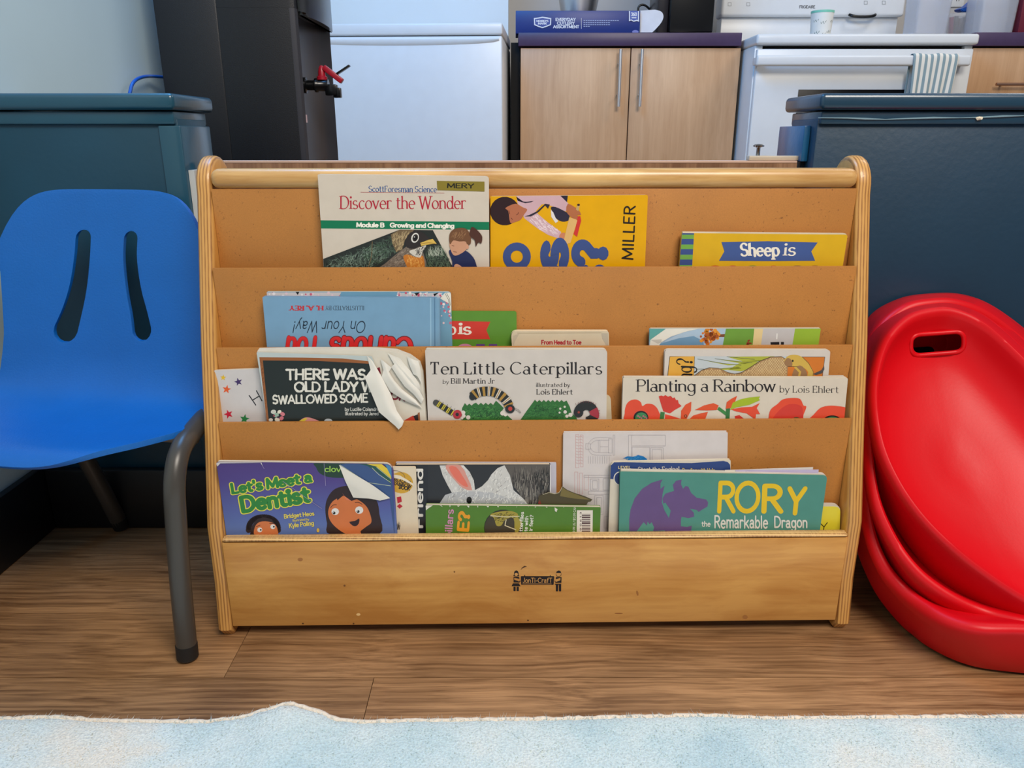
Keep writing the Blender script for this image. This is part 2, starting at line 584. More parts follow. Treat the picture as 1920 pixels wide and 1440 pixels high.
def strip(pts, wfun, jit=0.0):
    """ribbon polygons (quads) along a polyline; wfun(dir)->half width"""
    P = []
    for p in pts:
        if not P or (abs(p[0] - P[-1][0]) + abs(p[1] - P[-1][1])) > 1e-5:
            P.append(p)
    if len(P) < 2:
        return []
    L_, R_ = [], []
    n = len(P)
    closed = n > 4 and abs(P[0][0] - P[-1][0]) + abs(P[0][1] - P[-1][1]) < 1e-3
    for i in range(n):
        def d(a, b):
            x, y = P[b][0] - P[a][0], P[b][1] - P[a][1]
            l = math.hypot(x, y) or 1
            return x / l, y / l
        d0 = d(i - 1, i) if i > 0 else (d(n - 2, n - 1) if closed else d(0, 1))
        d1 = d(i, i + 1) if i < n - 1 else (d(0, 1) if closed else d(n - 2, n - 1))
        tx, ty = d0[0] + d1[0], d0[1] + d1[1]
        l = math.hypot(tx, ty)
        if l < 0.2:
            tx, ty = d1; l = 1
        tx /= l; ty /= l
        c = max(0.5, tx * d1[0] + ty * d1[1])
        w = wfun((tx, ty)) / c
        if jit:
            w *= 1 + random.uniform(-jit, jit)
        L_.append((P[i][0] - ty * w, P[i][1] + tx * w))
        R_.append((P[i][0] + ty * w, P[i][1] - tx * w))
    return [[R_[i], R_[i + 1], L_[i + 1], L_[i]] for i in range(n - 1)]


def disc(x, y, r, n=10):
    return [(x + r * math.cos(2 * math.pi * k / n), y + r * math.sin(2 * math.pi * k / n)) for k in range(n)]


def glyphs(s, thick, thin, serif=0.0, space=0.16, rnd=True, grow=0.0, jit=0.0, wob=0.0):
    """polygons of a line of text in cap-height units; returns (polys, width)"""
    polys, lev = [], []

    def push(ps):
        l = lev_now[0]
        for q in ps:
            polys.append(q); lev.append(l)
        lev_now[0] += 1
    lev_now = [0]
    x = 0.0
    th, tn = thick / 2 + grow, thin / 2 + grow
    if serif:
        wf = lambda d: tn + (th - tn) * abs(d[1]) ** 1.4 * (1 - 1.5 * max(0.0, d[0] * d[1]))
    else:
        wf = lambda d: tn + (th - tn) * abs(d[1]) ** 1.5
    for ch in s:
        lev_now[0] = 0
        w, strokes = GL.get(ch, GL[' '])
        rs = random.Random(ord(ch) * 31 + int(x * 100))
        dy = rs.uniform(-wob, wob)
        low = ch.islower()
        for st in strokes:
            if isinstance(st, str):
                a, b = st[3:].split(',')
                push([disc(x + float(a), float(b) + dy, th * 1.25 + 0.01)])
                continue
            pts = [(x + p[0] + rs.uniform(-wob, wob) * .5, p[1] + dy) for p in st]
            cut = [0]
            for i in range(1, len(pts) - 1):
                u = (pts[i][0] - pts[i - 1][0], pts[i][1] - pts[i - 1][1]); v_ = (pts[i + 1][0] - pts[i][0], pts[i + 1][1] - pts[i][1])
                if (u[0] * v_[0] + u[1] * v_[1]) < .6 * (math.hypot(*u) or 1) * (math.hypot(*v_) or 1):
                    cut.append(i)
            cut.append(len(pts) - 1)
            for i0, i1 in zip(cut[:-1], cut[1:]):
                push(strip(pts[i0:i1 + 1], wf, jit))
            if serif and ch in 'TEFLZ' and len(st) == 2 and abs(st[0][1] - st[1][1]) < .01:
                hy = st[0][1]
                sg = 1 if hy < .1 else -1
                for q in (pts if ch == 'T' else pts[1:]):
                    inw = 1 if q[0] < x + w / 2 else -1
                    if abs(hy - .52) > .1:
                        push([[(q[0], q[1] - sg * tn), (q[0] + inw * .13, q[1]), (q[0] + inw * .03, q[1] + sg * .22), (q[0], q[1] + sg * .24)]])
            closed = math.hypot(pts[0][0] - pts[-1][0], pts[0][1] - pts[-1][1]) < 1e-3
            if not closed:
                for e, f in ((0, 1), (-1, -2)):
                    p, q = pts[e], pts[f]
                    dx, dyy = q[0] - p[0], q[1] - p[1]
                    steep = abs(dyy) > 0.55 * abs(dx)
                    yy = st[e][1]
                    if serif and len(st) <= 5 and steep and (abs(yy) < .02 or abs(yy - 1) < .03 or (low and (abs(yy - XH) < .02 or abs(yy + .32) < .02))):
                        sw = serif
                        if low and yy > 0.5:
                            push([[(p[0] - sw, p[1] - 0.06 - tn), (p[0] + th, p[1] - tn), (p[0] + th, p[1] + tn), (p[0] - sw, p[1] - 0.04 + tn)]])
                        else:
                            sg = -1 if yy > .5 else 1
                            push([[(p[0] - sw - th, p[1] + (tn * 1.6 if sg > 0 else -tn * 1.6)), (p[0] - sw - th, p[1]), (p[0] + sw + th, p[1]), (p[0] + sw + th, p[1] + (tn * 1.6 if sg > 0 else -tn * 1.6))]])
                    elif rnd:
                        l = math.hypot(dx, dyy) or 1
                        push([disc(p[0], p[1], wf((dx / l, dyy / l)), 10)])
            if True:
                for i in range(1, len(pts) - 1):
                    a = (pts[i][0] - pts[i - 1][0], pts[i][1] - pts[i - 1][1]); b = (pts[i + 1][0] - pts[i][0], pts[i + 1][1] - pts[i][1])
                    la, lb = math.hypot(*a) or 1, math.hypot(*b) or 1
                    if (a[0] * b[0] + a[1] * b[1]) / la / lb < .6:
                        push([disc(pts[i][0], pts[i][1], min(wf((a[0] / la, a[1] / la)), wf((b[0] / lb, b[1] / lb))), 10)])
        x += w + (space if ch != ' ' else space * .5)
    return polys, max(x - space, 0.01), lev


class Page:
    """flat print on a surface. Shapes are given in the photograph's frame and carried on to the
    real plane of the cover, where they become thin layers of ink a few hundredths of a mm apart."""

    def __init__(self, p0, n, ex, parent, clip=None, base=0.00008, step=0.000012):
        self.p0, self.n, self.ex, self.parent = Vector(p0), Vector(n).normalized(), Vector(ex).normalized(), parent
        self.ez = self.n.cross(self.ex).normalized()
        if self.ez.z < 0:
            self.ez = -self.ez
        self.clip = clip
        self.k = 0
        self.base, self.step = base, step
        self.cur = 'cover_print'
        self.parts = {}

    def part(self, name):
        self.cur = name
        return self

    def uv(self, px, py):
        P = on_plane(px, py, self.p0, self.n) - self.p0
        return (P.dot(self.ex), P.dot(self.ez))

    def at(self, u, v, off=0.0):
        return self.p0 + self.ex * u + self.ez * v + self.n * off

    def add(self, polys, rgb, px=True, rough=0.42, lev=None):
        d = self.parts.setdefault(self.cur, ([], [], [], []))
        m = rgb if isinstance(rgb, bpy.types.Material) else ink(rgb, rough)
        if m not in d[2]:
            d[2].append(m)
        mi = d[2].index(m)
        off0 = self.base + self.k * self.step
        self.k += 1
        if lev:
            self.k += int(max(lev) * 3e-6 / self.step) + 1
        for pi, pl in enumerate(polys):
            off = off0 + (lev[pi] * 3e-6 if lev else 0)
            q = [self.uv(*p) for p in pl] if px else pl
            if len(q) < 3:
                continue
            if area2(q) < 0:
                q = q[::-1]
            if self.clip:
                q = clip_poly(q, self.clip)
                if len(q) < 3:
                    continue
            cl = []
            for p in q:
                if not cl or math.hypot(p[0] - cl[-1][0], p[1] - cl[-1][1]) > 1e-6:
                    cl.append(p)
            if len(cl) > 1 and math.hypot(cl[0][0] - cl[-1][0], cl[0][1] - cl[-1][1]) < 1e-6:
                cl.pop()
            if len(cl) < 3:
                continue
            b = len(d[0])
            d[0].extend(self.at(p[0], p[1], off) for p in cl)
            d[1].append(tuple(range(b, b + len(cl))))
            d[3].append(mi)
        return self

    def poly(self, pts, rgb, smooth=0):
        return self.add([crom(pts, smooth) if smooth else pts], rgb)

    def oval(self, cx, cy, rx, ry, rgb, rot=0, n=22):
        c, s = math.cos(R(rot)), math.sin(R(rot))
        return self.add([[(cx + rx * math.cos(t) * c - ry * math.sin(t) * s, cy + rx * math.cos(t) * s + ry * math.sin(t) * c)
                          for t in (2 * math.pi * k / n for k in range(n))]], rgb)

    def line(self, pts, w, rgb, smooth=0, taper=None):
        if smooth:
            pts = crom(pts, smooth, False)
        return self.add(strip(pts, lambda d: w / 2), rgb)

    def lines(self, lst, w, rgb):
        ps, lv = [], []
        for k, l in enumerate(lst):
            s_ = strip(l, lambda d: w / 2)
            ps += s_
            lv += [k % 9] * len(s_)
        return self.add(ps, rgb, lev=lv or None)

    def hatch(self, inside, n, length, ang, spread, w, rgb, seed=1):
        """n short tapering strokes scattered inside a pixel polygon (fur, needles, bark)"""
        rs = random.Random(seed)
        xs = [p[0] for p in inside]; ys = [p[1] for p in inside]
        ps = []
        tries = 0
        while len(ps) < n and tries < n * 30:
            tries += 1
            x, y = rs.uniform(min(xs), max(xs)), rs.uniform(min(ys), max(ys))
            if not pin(x, y, inside):
                continue
            a = R(ang + rs.uniform(-spread, spread)); l = length * rs.uniform(.5, 1.2)
            ex, ey = x + l * math.cos(a), y - l * math.sin(a)
            if not pin(ex, ey, inside):
                continue
            nx, ny = math.sin(a) * w / 2, math.cos(a) * w / 2
            ps.append([(x - nx, y - ny), (x + nx, y + ny), (ex, ey)])
        return self.add(ps, rgb, lev=[k % 9 for k in range(len(ps))])

    def text(self, s, x, y, cap, rgb, fit=None, rot=0, thick=.14, thin=None, serif=0, space=.16, slant=0, outline=None, outw=.08,
             rnd=True, jit=0, wob=0, bend=0):
        """baseline starts at pixel (x, y); rot in degrees counter-clockwise; cap = capital height in pixels; fit = width in pixels"""
        thin = thick if thin is None else thin
        c, sn = math.cos(R(rot)), math.sin(R(rot))

        def put(grow):
            polys, w, lev = glyphs(s, thick, thin, serif, space, rnd, grow, jit, wob)
            sx = (fit / w) if fit else cap
            out = []
            for pl in polys:
                q = []
                for (a, b) in pl:
                    b2 = b + bend * ((a / w - .5) ** 2 - .25)
                    lx, ly = a * sx + slant * b * cap, b2 * cap
                    q.append((x + lx * c - ly * sn, y - (lx * sn + ly * c)))
                out.append(q)
            return out, lev
        if outline is not None:
            o_, l_ = put(outw)
            self.add(o_, outline, lev=l_)
        o_, l_ = put(0)
        return self.add(o_, rgb, lev=l_)

    def done(self):
        for nm, (v, f, m, i) in self.parts.items():
            if f:
                obj(nm.strip(), v, f, m, self.parent, idx=i)


def pin(x, y, poly):
    c = False
    n = len(poly)
    for i in range(n):
        x0, y0 = poly[i]; x1, y1 = poly[i - 1]
        if (y0 > y) != (y1 > y) and x < (x1 - x0) * (y - y0) / (y1 - y0) + x0:
            c = not c
    return c

# ================================================================== STRUCTURE
PW = 0.181                                     # plank width
m_plank = wood('floor_oak_vinyl', (106, 73, 45), (174, 131, 90), grain=(7, 210, 210), rough=0.36, knots=0.5, rnd=True, coat=0.1, wavy=4.0, bump=0.12, lo=.16, hi=.84)
floor = box('floor', -1.6, 2.4, -1.3, 4.0, -0.06, -0.0045, mat('floor_underlay', (70, 52, 38), 0.9))
tag(floor, kind='structure')
rs = random.Random(3)
r0 = 0.727 - PW * 11
butts = {11: -0.33, 10: -0.158, 12: 0.28, 9: 0.4}
for r in range(30):
    ya, yb = r0 + r * PW, r0 + (r + 1) * PW
    if yb > 4.0:
        break
    b = butts.get(r, rs.uniform(-.6, .6))
    xs = [-1.6, b - 1.22 if b - 1.22 > -1.5 else None, b, b + 1.22 if b + 1.22 < 2.3 else None, 2.4]
    xs = [x for x in xs if x is not None]
    for i in range(len(xs) - 1):
        g = 0.0004
        cx, cy = (xs[i] + xs[i + 1]) / 2, (ya + yb) / 2
        hx, hy = (xs[i + 1] - xs[i]) / 2 - g, PW / 2 - g
        bm = bmesh.new()
        bm_box(bm, -hx, hx, -hy, hy, -0.0042, 0)
        me = bpy.data.meshes.new('plank'); bm.to_mesh(me); bm.free(); me.materials.append(m_plank)
        o = link_mesh('plank', me, floor); o.location = (cx, cy, 0)

# left wall, back walls
m_pale = mat('painted_wall_pale', (196, 216, 219), 0.55, var=0.02, scale=6, bump=0.05, bscale=300)
tag(box('wall_left', -0.86, -0.735, -0.6, 3.75, 0, 2.6, m_pale), kind='structure')
tag(box('baseboard_left', -0.735, -0.722, -0.6, 1.088, 0, 0.105, mat('baseboard_black', (14, 15, 19), 0.5), bev=0.003), kind='structure')
m_grey = mat('painted_wall_grey', (190, 188, 186), 0.6, var=0.02, scale=5)
tag(box('wall_back', -0.735, 2.4, 3.62, 3.75, 0, 2.6, m_grey), kind='structure')
p = on_y(953, 30, 3.2)
tag(box('wall_back_return', -0.735, p.x, 3.2, 3.62, 0, 2.6, mat('painted_wall_white', (222, 232, 238), 0.5, var=0.02, scale=5)), kind='structure')

# teal half walls
m_teal = mat('teal_wall_paint', (14, 62, 84), 0.42, var=0.05, scale=14, bump=0.12, bscale=120)
m_teal_trim = mat('teal_trim_paint', (18, 72, 94), 0.34, var=0.04, scale=20, bump=0.06, bscale=140, coat=.5)
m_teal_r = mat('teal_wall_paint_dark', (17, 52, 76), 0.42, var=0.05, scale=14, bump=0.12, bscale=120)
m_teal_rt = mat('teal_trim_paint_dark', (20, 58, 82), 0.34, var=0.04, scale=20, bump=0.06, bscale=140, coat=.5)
YF = 1.09                                      # front face of the half walls
CAPZ = 0.644
XL, XR = -0.452, 0.403


def half_wall(side, x0, x1, xe, mw, mt, sgn):
    """x0..x1 extent, xe = free end, sgn = direction of the free end"""
    w = box('wall_partition_' + side, x0, x1, YF, YF + 0.10, 0, 0.612, mw, bev=0.002)
    tag(w, kind='structure')
    a, b = (x0, x1 + 0.004) if sgn > 0 else (x0 - 0.004, x1)
    cap = box('trim_cap', a, b, YF - 0.016, YF + 0.128, CAPZ - 0.021, CAPZ, mt, w, bev=0.006, seg=3)
    a, b = (x0, x1 - 0.002) if sgn > 0 else (x0 + 0.002, x1)
    box('trim_moulding', a, b, YF - 0.006, YF + 0.108, 0.605, CAPZ - 0.0225, mt, w, bev=0.002)
    return w


wl = half_wall('left', -0.735, XL, XL, m_teal, m_teal_trim, 1)
# end post board and lower white filler at the free end of the left half wall
box('end_post', XL - 0.026, XL + 0.004, YF - 0.004, YF + 0.104, 0.10, 0.6035, m_teal_trim, wl, bev=0.002)
box('filler_strip', XL + 0.0045, XL + 0.0125, YF + 0.004, YF + 0.085, 0.02, 0.545, mat('filler_white', (205, 208, 208), 0.5), wl)
tag(box('baseboard_partition_left', -0.722, XL, YF - 0.014, YF - 0.0005, 0, 0.10, MATS['baseboard_black'], bev=0.003), kind='structure')
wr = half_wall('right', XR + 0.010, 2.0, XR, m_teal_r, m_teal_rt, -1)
# free end of the right half wall: planted jamb block with a chipped lower edge, set back from the wall face
m_jamb = mat('teal_jamb_sheen', (26, 96, 142), 0.34, var=0.06, scale=40, bump=0.2, bscale=90, coat=.5)  # bluish window reflection painted into the colour, lighter than the wall's teal
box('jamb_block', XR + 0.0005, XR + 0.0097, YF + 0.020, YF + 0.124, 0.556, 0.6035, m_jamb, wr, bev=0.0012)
box('jamb_strip', XR + 0.004, XR + 0.0097, YF + 0.030, YF + 0.10, 0.02, 0.5555, mat('jamb_dark', (16, 30, 42), 0.5), wr)
# cracked caulk line under the right moulding, with a chipped flake
pts = [on_y(x, y, YF - 0.0072) for x, y in ((1534, 221), (1590, 221.5), (1622, 223), (1660, 224), (1700, 222.5), (1750, 221), (1800, 221), (1845, 220), (1880, 218), (1925, 217), (1990, 217), (2080, 218))]
tube('caulk_line', pts, [0.0006 + 0.0004 * (i % 3) for i in range(len(pts))], mat('caulk_pale', (120, 150, 165), 0.5), wr, seg=6)
c = on_y(1835, 221.5, YF - 0.0075)
obj('paint_chip', [c + Vector((dx, -dy, dz)) for dx, dy, dz in ((-.005, 0, .001), (0, .001, .002), (.006, 0, .0016), (.004, .0018, -.002), (-.002, .001, -.0028), (0, .003, -.0002))],
    [(0, 1, 5), (1, 2, 5), (2, 3, 5), (3, 4, 5), (4, 0, 5)], mat('chip_plaster', (225, 215, 195), 0.8), wr)

# ------------------------------------------------------------------ laminate gate
GZ = 0.557
g = thing('gate', ((XL + XR) / 2, YF + 0.035, 0), 'brown wood-laminate gate panel behind the book rack, between the teal half walls', 'gate')
m_lam = wood('gate_laminate', (122, 86, 62), (160, 120, 90), grain=(60, 60, 4), rough=0.4, knots=0.2, wavy=1.0, bump=0.03)
box('gate_panel', XL + 0.014, XR - 0.002, YF + 0.026, YF + 0.05, 0.03, GZ - 0.0035, m_lam, g)
box('edge_band', XL + 0.014, XR - 0.002, YF + 0.0255, YF + 0.0505, GZ - 0.0034, GZ, mat('edge_band_pale', (205, 170, 150), 0.4), g, bev=0.001)
q = on_y(1405, 294, YF + 0.03); q2 = on_y(1507, 294, YF + 0.03)
box('latch_bar', q.x, q2.x, YF + 0.03, YF + 0.046, GZ + 0.0002, GZ + 0.0065, mat('latch_beige', (195, 180, 160), 0.4), g, bev=0.0012)
q = on_y(1421, 290, YF + 0.038)
lathe('latch_bolt', [(0.0028, 0), (0.0026, 0.010), (0.003, 0.0112), (0.0075, 0.0122), (0.0078, 0.0136), (0.005, 0.0152), (0.001, 0.0158)], (q.x, YF + 0.038, GZ + 0.0066),
      mat('chrome', (190, 192, 195), 0.18, 1.0, var=0.01), g, 20)

# ------------------------------------------------------------------ rug
def rug_edge(px):
    K = [(-300, 1356), (0, 1356), (100, 1353), (200, 1360), (380, 1362), (440, 1356), (500, 1346), (545, 1340), (590, 1346), (640, 1359), (680, 1362), (800, 1359),
         (1000, 1357), (1200, 1352), (1330, 1350), (1440, 1355), (1560, 1354), (1700, 1353), (1920, 1352), (2300, 1352)]
    for i in range(len(K) - 1):
        if K[i][0] <= px <= K[i + 1][0]:
            t = (px - K[i][0]) / (K[i + 1][0] - K[i][0]); t = t * t * (3 - 2 * t)
            return K[i][1] + (K[i + 1][1] - K[i][1]) * t
    return 1356


def rug_mat():
    m = bpy.data.materials.new('rug_pile')
    m.use_nodes = True
    nt = m.node_tree
    N, L = nt.nodes.new, nt.links.new
    p_ = nt.nodes['Principled BSDF']
    tc = N('ShaderNodeTexCoord')
    n1 = N('ShaderNodeTexNoise'); n1.inputs['Scale'].default_value = 5.5; n1.inputs['Detail'].default_value = 4; n1.inputs['Roughness'].default_value = 0.6
    L(tc.outputs['Object'], n1.inputs['Vector'])
    cr = N('ShaderNodeValToRGB')
    e = cr.color_ramp.elements
    e[0].position = 0.30; e[0].color = lin((176, 204, 212))
    e[1].position = 0.68; e[1].color = lin((236, 228, 214))
    x = e.new(0.43); x.color = lin((200, 220, 222))
    x = e.new(0.55); x.color = lin((218, 229, 227))
    L(n1.outputs[0], cr.inputs[0])
    n2 = N('ShaderNodeTexNoise'); n2.inputs['Scale'].default_value = 420; n2.inputs['Detail'].default_value = 4
    L(tc.outputs['Object'], n2.inputs['Vector'])
    mr = N('ShaderNodeMapRange'); mr.inputs[1].default_value = .3; mr.inputs[2].default_value = .7; mr.inputs[3].default_value = .84; mr.inputs[4].default_value = 1.1
    L(n2.outputs[0], mr.inputs[0])
    vm = N('ShaderNodeVectorMath'); vm.operation = 'SCALE'
    L(cr.outputs[0], vm.inputs[0]); L(mr.outputs[0], vm.inputs['Scale'])
    L(vm.outputs[0], p_.inputs['Base Color'])
    p_.inputs['Roughness'].default_value = 0.95
    p_.inputs['Sheen Weight'].default_value = 0.3
    b = N('ShaderNodeBump'); b.inputs['Strength'].default_value = 0.7; b.inputs['Distance'].default_value = 0.004
    L(n2.outputs[0], b.inputs['Height']); L(b.outputs[0], p_.inputs['Normal'])
    return m


rug = thing('area_rug', (0, 0.3, 0), 'pale blue and cream short-pile area rug with a frayed bound edge', 'rug')
m_rug = rug_mat()
NX, rows = 260, [0, .004, .012, .022, .035, .05, .066, .083, .1, .12, .15, .2, .3, .5, .9, 1.4]
vs, fs, edge = [], [], []
rs = random.Random(5)
for i in range(NX + 1):
    px = -260 + 2480 * i / NX
    e = on_z(px, rug_edge(px), 0)
    edge.append(e)
    lift = 0.012 * math.exp(-((px - 545) / 55) ** 2)
    for j, r in enumerate(rows):
        z = 0.0075 + (lift * math.exp(-r / .09) if r < .4 else 0)
        if j == 0: z = 0.004 + lift * .7
        z += rs.uniform(-.0007, .0007)
        vs.append((e.x, e.y - r - lift * .3, max(.001, z)))
for i in range(NX):
    for j in range(len(rows) - 1):
        a = i * len(rows) + j
        fs.append((a, a + 1, a + 1 + len(rows), a + len(rows)))
n0 = len(vs)
for i in range(NX + 1):
    vs.append((edge[i].x, edge[i].y, 0.0004))
for i in range(NX):
    a = i * len(rows)
    fs.append((a, a + len(rows), n0 + i + 1, n0 + i))
o = obj('rug_pile', vs, fs, m_rug, rug, smooth=True)
tube('edge_binding', [(edge[i].x, edge[i].y + 0.0005 + rs.uniform(-.0008, .0008), 0.0046 + 0.0085 * math.exp(-((-260 + 2480 * i / NX - 545) / 55) ** 2)) for i in range(NX + 1)],
     [0.0028 + rs.uniform(-.0006, .0006) for _ in range(NX + 1)], mat('rug_binding', (232, 216, 196), 0.95, var=0.12, scale=300, bump=.5, bscale=900), rug, seg=8)
vs, fs = [], []
for k in range(1700):
    i = rs.randrange(NX); t = rs.random()
    b = edge[i].lerp(edge[i + 1], t)
    z0 = rs.uniform(.002, .008)
    l = rs.uniform(.002, .006) if rs.random() < .9 else rs.uniform(.006, .011)
    tip = (b.x + rs.uniform(-.004, .004), b.y + l, max(.0008, z0 + rs.uniform(-.003, .002)))
    w = .00028
    n0 = len(vs)
    vs += [(b.x - w, b.y - .002, z0), (b.x + w, b.y - .002, z0), (b.x, b.y - .002, z0 + w * 2), tip]
    fs += [(n0, n0 + 1, n0 + 3), (n0 + 1, n0 + 2, n0 + 3), (n0 + 2, n0, n0 + 3)]
for k in range(9000):
    i = rs.randrange(NX); t = rs.random()
    b = edge[i].lerp(edge[i + 1], t)
    r = rs.uniform(0.002, .095)
    x, y = b.x, b.y - r
    lift = 0.012 * math.exp(-((-260 + 2480 * (i + t) / NX - 545) / 55) ** 2) * math.exp(-r / .09)
    z0 = 0.007 + lift
    w = .0005
    n0 = len(vs)
    tip = (x + rs.uniform(-.003, .003), y + rs.uniform(-.003, .003), z0 + rs.uniform(.0012, .003))
    vs += [(x - w, y, z0), (x + w, y, z0), (x, y + w, z0), tip]
    fs += [(n0, n0 + 1, n0 + 3), (n0 + 1, n0 + 2, n0 + 3), (n0 + 2, n0, n0 + 3)]
o = obj('pile_fibres', vs, fs, m_rug, rug)
o['kind'] = 'stuff'

# ================================================================== BOOK RACK
AY = R(1.0)
SO = Vector((0.030, 0.800, 0.0))
SX = Vector((math.cos(AY), math.sin(AY), 0)); SY = Vector((-math.sin(AY), math.cos(AY), 0))


def S(x, y, z):
    return SO + SX * x + SY * y + Vector((0, 0, z))


SM = Matrix.Translation(SO) @ Matrix.Rotation(AY, 4, 'Z')
rack = thing('book_rack', SO + SY * 0.12, 'low birch plywood book display rack with four brown tiers of picture books', 'book rack')
rack_o = org(rack)
HW = 0.392
TH = 0.0185
m_birch = wood('birch_face', (186, 127, 60), (212, 158, 86), grain=(2.2, 16, 26), rough=0.36, knots=0.5, coat=0.25, wavy=2.2, bump=0.05)
m_birch_side = wood('birch_side_face', (200, 138, 62), (224, 166, 86), grain=(20, 20, 2.5), rough=0.36, knots=0.4, coat=0.25, wavy=1.5, bump=0.05)
m_edge = ply_edge('plywood_edge', (148, 98, 48), (208, 154, 84))
m_hard = speckle('hardboard_brown', (178, 117, 53), (132, 82, 36), amount=0.66, scale=330)
m_rail = wood('maple_rail', (186, 138, 78), (222, 180, 118), grain=(5, 40, 40), rough=0.34, knots=0.4, coat=0.3, wavy=1.2, bump=0.05)

prof = [(0.004, 0.012), (0.011, 0.071), (0.012, 0.149), (0.042, 0.266), (0.064, 0.363), (0.087, 0.447), (0.108, 0.525)]
head = [(0.146 + 0.037 * math.cos(R(a)), 0.532 + 0.036 * math.sin(R(a))) for a in range(172, -10, -14)]
prof = prof + head + [(0.275, 0.03), (0.272, 0.006), (0.262, 0), (0.215, 0), (0.19, 0.018), (0.09, 0.018), (0.06, 0.0), (0.014, 0.0)]


def side_panel(xa, xb):
    bm = bmesh.new()
    lo = [bm.verts.new((xa, y, z)) for y, z in prof]
    hi = [bm.verts.new((xb, y, z)) for y, z in prof]
    n = len(prof)
    f1 = bm.faces.new(lo); f2 = bm.faces.new(hi[::-1])
    for i in range(n):
        bm.faces.new((lo[i], hi[i], hi[(i + 1) % n], lo[(i + 1) % n]))
    bmesh.ops.recalc_face_normals(bm, faces=bm.faces)
    es = [e for e in bm.edges if abs(e.verts[0].co.x - e.verts[1].co.x) < 1e-6]
    bmesh.ops.bevel(bm, geom=es, offset=0.0055, segments=4, profile=0.5, affect='EDGES', clamp_overlap=True)
    bm.faces.ensure_lookup_table()
    for f in bm.faces:
        f.material_index = 0 if abs(f.normal.x) > 0.995 else 1
    bmesh.ops.transform(bm, matrix=SM, verts=bm.verts)
    o = bm_obj('side_panel', bm, [m_birch_side, m_edge], rack, smooth=True, sharp=35)
    return o


side_panel(-HW, -HW + TH)
side_panel(HW - TH, HW)
IN = HW - TH - 0.0003


def rbox(name, x0, x1, y0, y1, z0, z1, m, bev=0.0, parent=rack, seg=2):
    return box(name, x0, x1, y0, y1, z0, z1, m, parent, bev, seg, SM)


# tiers: front-face depth, top height, bottom
T = [(0.107, 0.532, 0.300), (0.082, 0.4455, 0.225), (0.063, 0.3555, 0.140), (0.041, 0.2710, 0.030)]
for y, zt, zb in T:
    rbox('tier_panel', -IN, IN, y, y + 0.004, zb, zt, m_hard, bev=0.0006)
for (ya, yb, z) in ((0.0863, 0.1067, 0.302), (0.0673, 0.0817, 0.227), (0.0453, 0.0627, 0.142), (0.0198, 0.0407, 0.032)):
    rbox('pocket_floor', -IN, IN, ya, yb, z, z + 0.006, m_hard)
# rounded top rail
bm = bmesh.new()
bm_box(bm, -IN, IN, 0.1035, 0.136, 0.5322, 0.5545, 0.0095, 5, SM)
rail = bm_obj('top_rail', bm, m_rail, rack, smooth=True, sharp=50)
# front board: plywood with rounded top edge showing plies
fb = rbox('front_board', -IN, IN, 0.0062, 0.0195, 0.0165, 0.1320, m_birch, bev=0.001)
m_edge_h = ply_edge('plywood_edge_front', (150, 104, 56), (232, 190, 128), 0.0036)
nt = m_edge_h.node_tree
for n in nt.nodes:
    if n.type == 'SEPXYZ':
        for l in list(n.outputs[0].links):
            to = l.to_socket
            nt.links.remove(l)
            nt.links.new(n.outputs[1], to)
bm = bmesh.new()
bm_box(bm, -IN, IN, 0.0062, 0.0195, 0.1321, 0.1365, 0.0034, 4, SM)
bm_obj('rounded_edge', bm, m_edge_h, fb, smooth=True)

# emblem printed on the front board
P = Page(S(0, 0.0062, 0), -SY, SX, fb, base=0.00015)
P.part('printed_emblem')
BK = (22, 17, 22)
TAN = (205, 152, 88)
e = lambda x, y: (940 + x / 13.714, 1040 + y / 13.714)
P.add([[e(*q) for q in round_poly([(500, 550), (1360, 550), (1345, 775), (510, 775)], 25)]], BK)
P.add([[e(580, 552), e(600, 512), e(618, 552)], [e(1240, 552), e(1255, 515), e(1275, 552)]], BK)
# girl
P.add([[e(*q) for q in [(325, 470), (340, 425), (385, 400), (430, 425), (445, 470), (440, 520), (465, 535), (440, 550), (330, 550), (300, 530), (330, 515)]]], BK)
P.oval(*e(383, 505), 3.1, 3.0, TAN)
P.add([[e(*q) for q in [(315, 562), (455, 562), (465, 620), (330, 590), (330, 640), (460, 690), (490, 650), (490, 695), (455, 715), (315, 712)]]], BK)
P.add([[e(*q) for q in [(300, 735), (450, 735), (495, 808), (262, 808)]]], BK)
P.add([[e(*q) for q in round_poly([(312, 822), (368, 822), (368, 935), (312, 935)], 14)], [e(*q) for q in round_poly([(392, 822), (450, 822), (450, 935), (392, 935)], 14)]], BK)
# boy
P.add([[e(*q) for q in [(1408, 465), (1425, 425), (1480, 402), (1525, 425), (1540, 468)]]], BK)
P.line([e(1405, 490), e(1412, 530), e(1440, 552), e(1500, 552), e(1535, 530), e(1540, 480)], .7, BK)
P.add([[e(*q) for q in [(1405, 572), (1548, 572), (1545, 722), (1395, 722), (1375, 690), (1375, 650), (1400, 700), (1520, 655), (1520, 590), (1400, 630)]]], BK)
P.add([[e(*q) for q in [(1375, 745), (1540, 745), (1540, 770), (1380, 770)]]], BK)
P.add([[e(*q) for q in round_poly([(1400, 765), (1465, 765), (1460, 940), (1402, 940)], 14)], [e(*q) for q in round_poly([(1478, 765), (1540, 765), (1538, 940), (1482, 940)], 14)]], BK)
P.text('JonTi-CrafT', e(555, 715)[0], e(555, 715)[1], 8.6, TAN, fit=(1300 - 555) / 13.714, thick=.13)
P.lines([[e(540, 748), e(1290, 748)]], .8, (190, 140, 85))
P.add([[e(*q) for q in [(495, 395), (530, 330), (590, 285), (660, 300), (600, 320), (545, 345)]]], (70, 40, 25))
P.done()
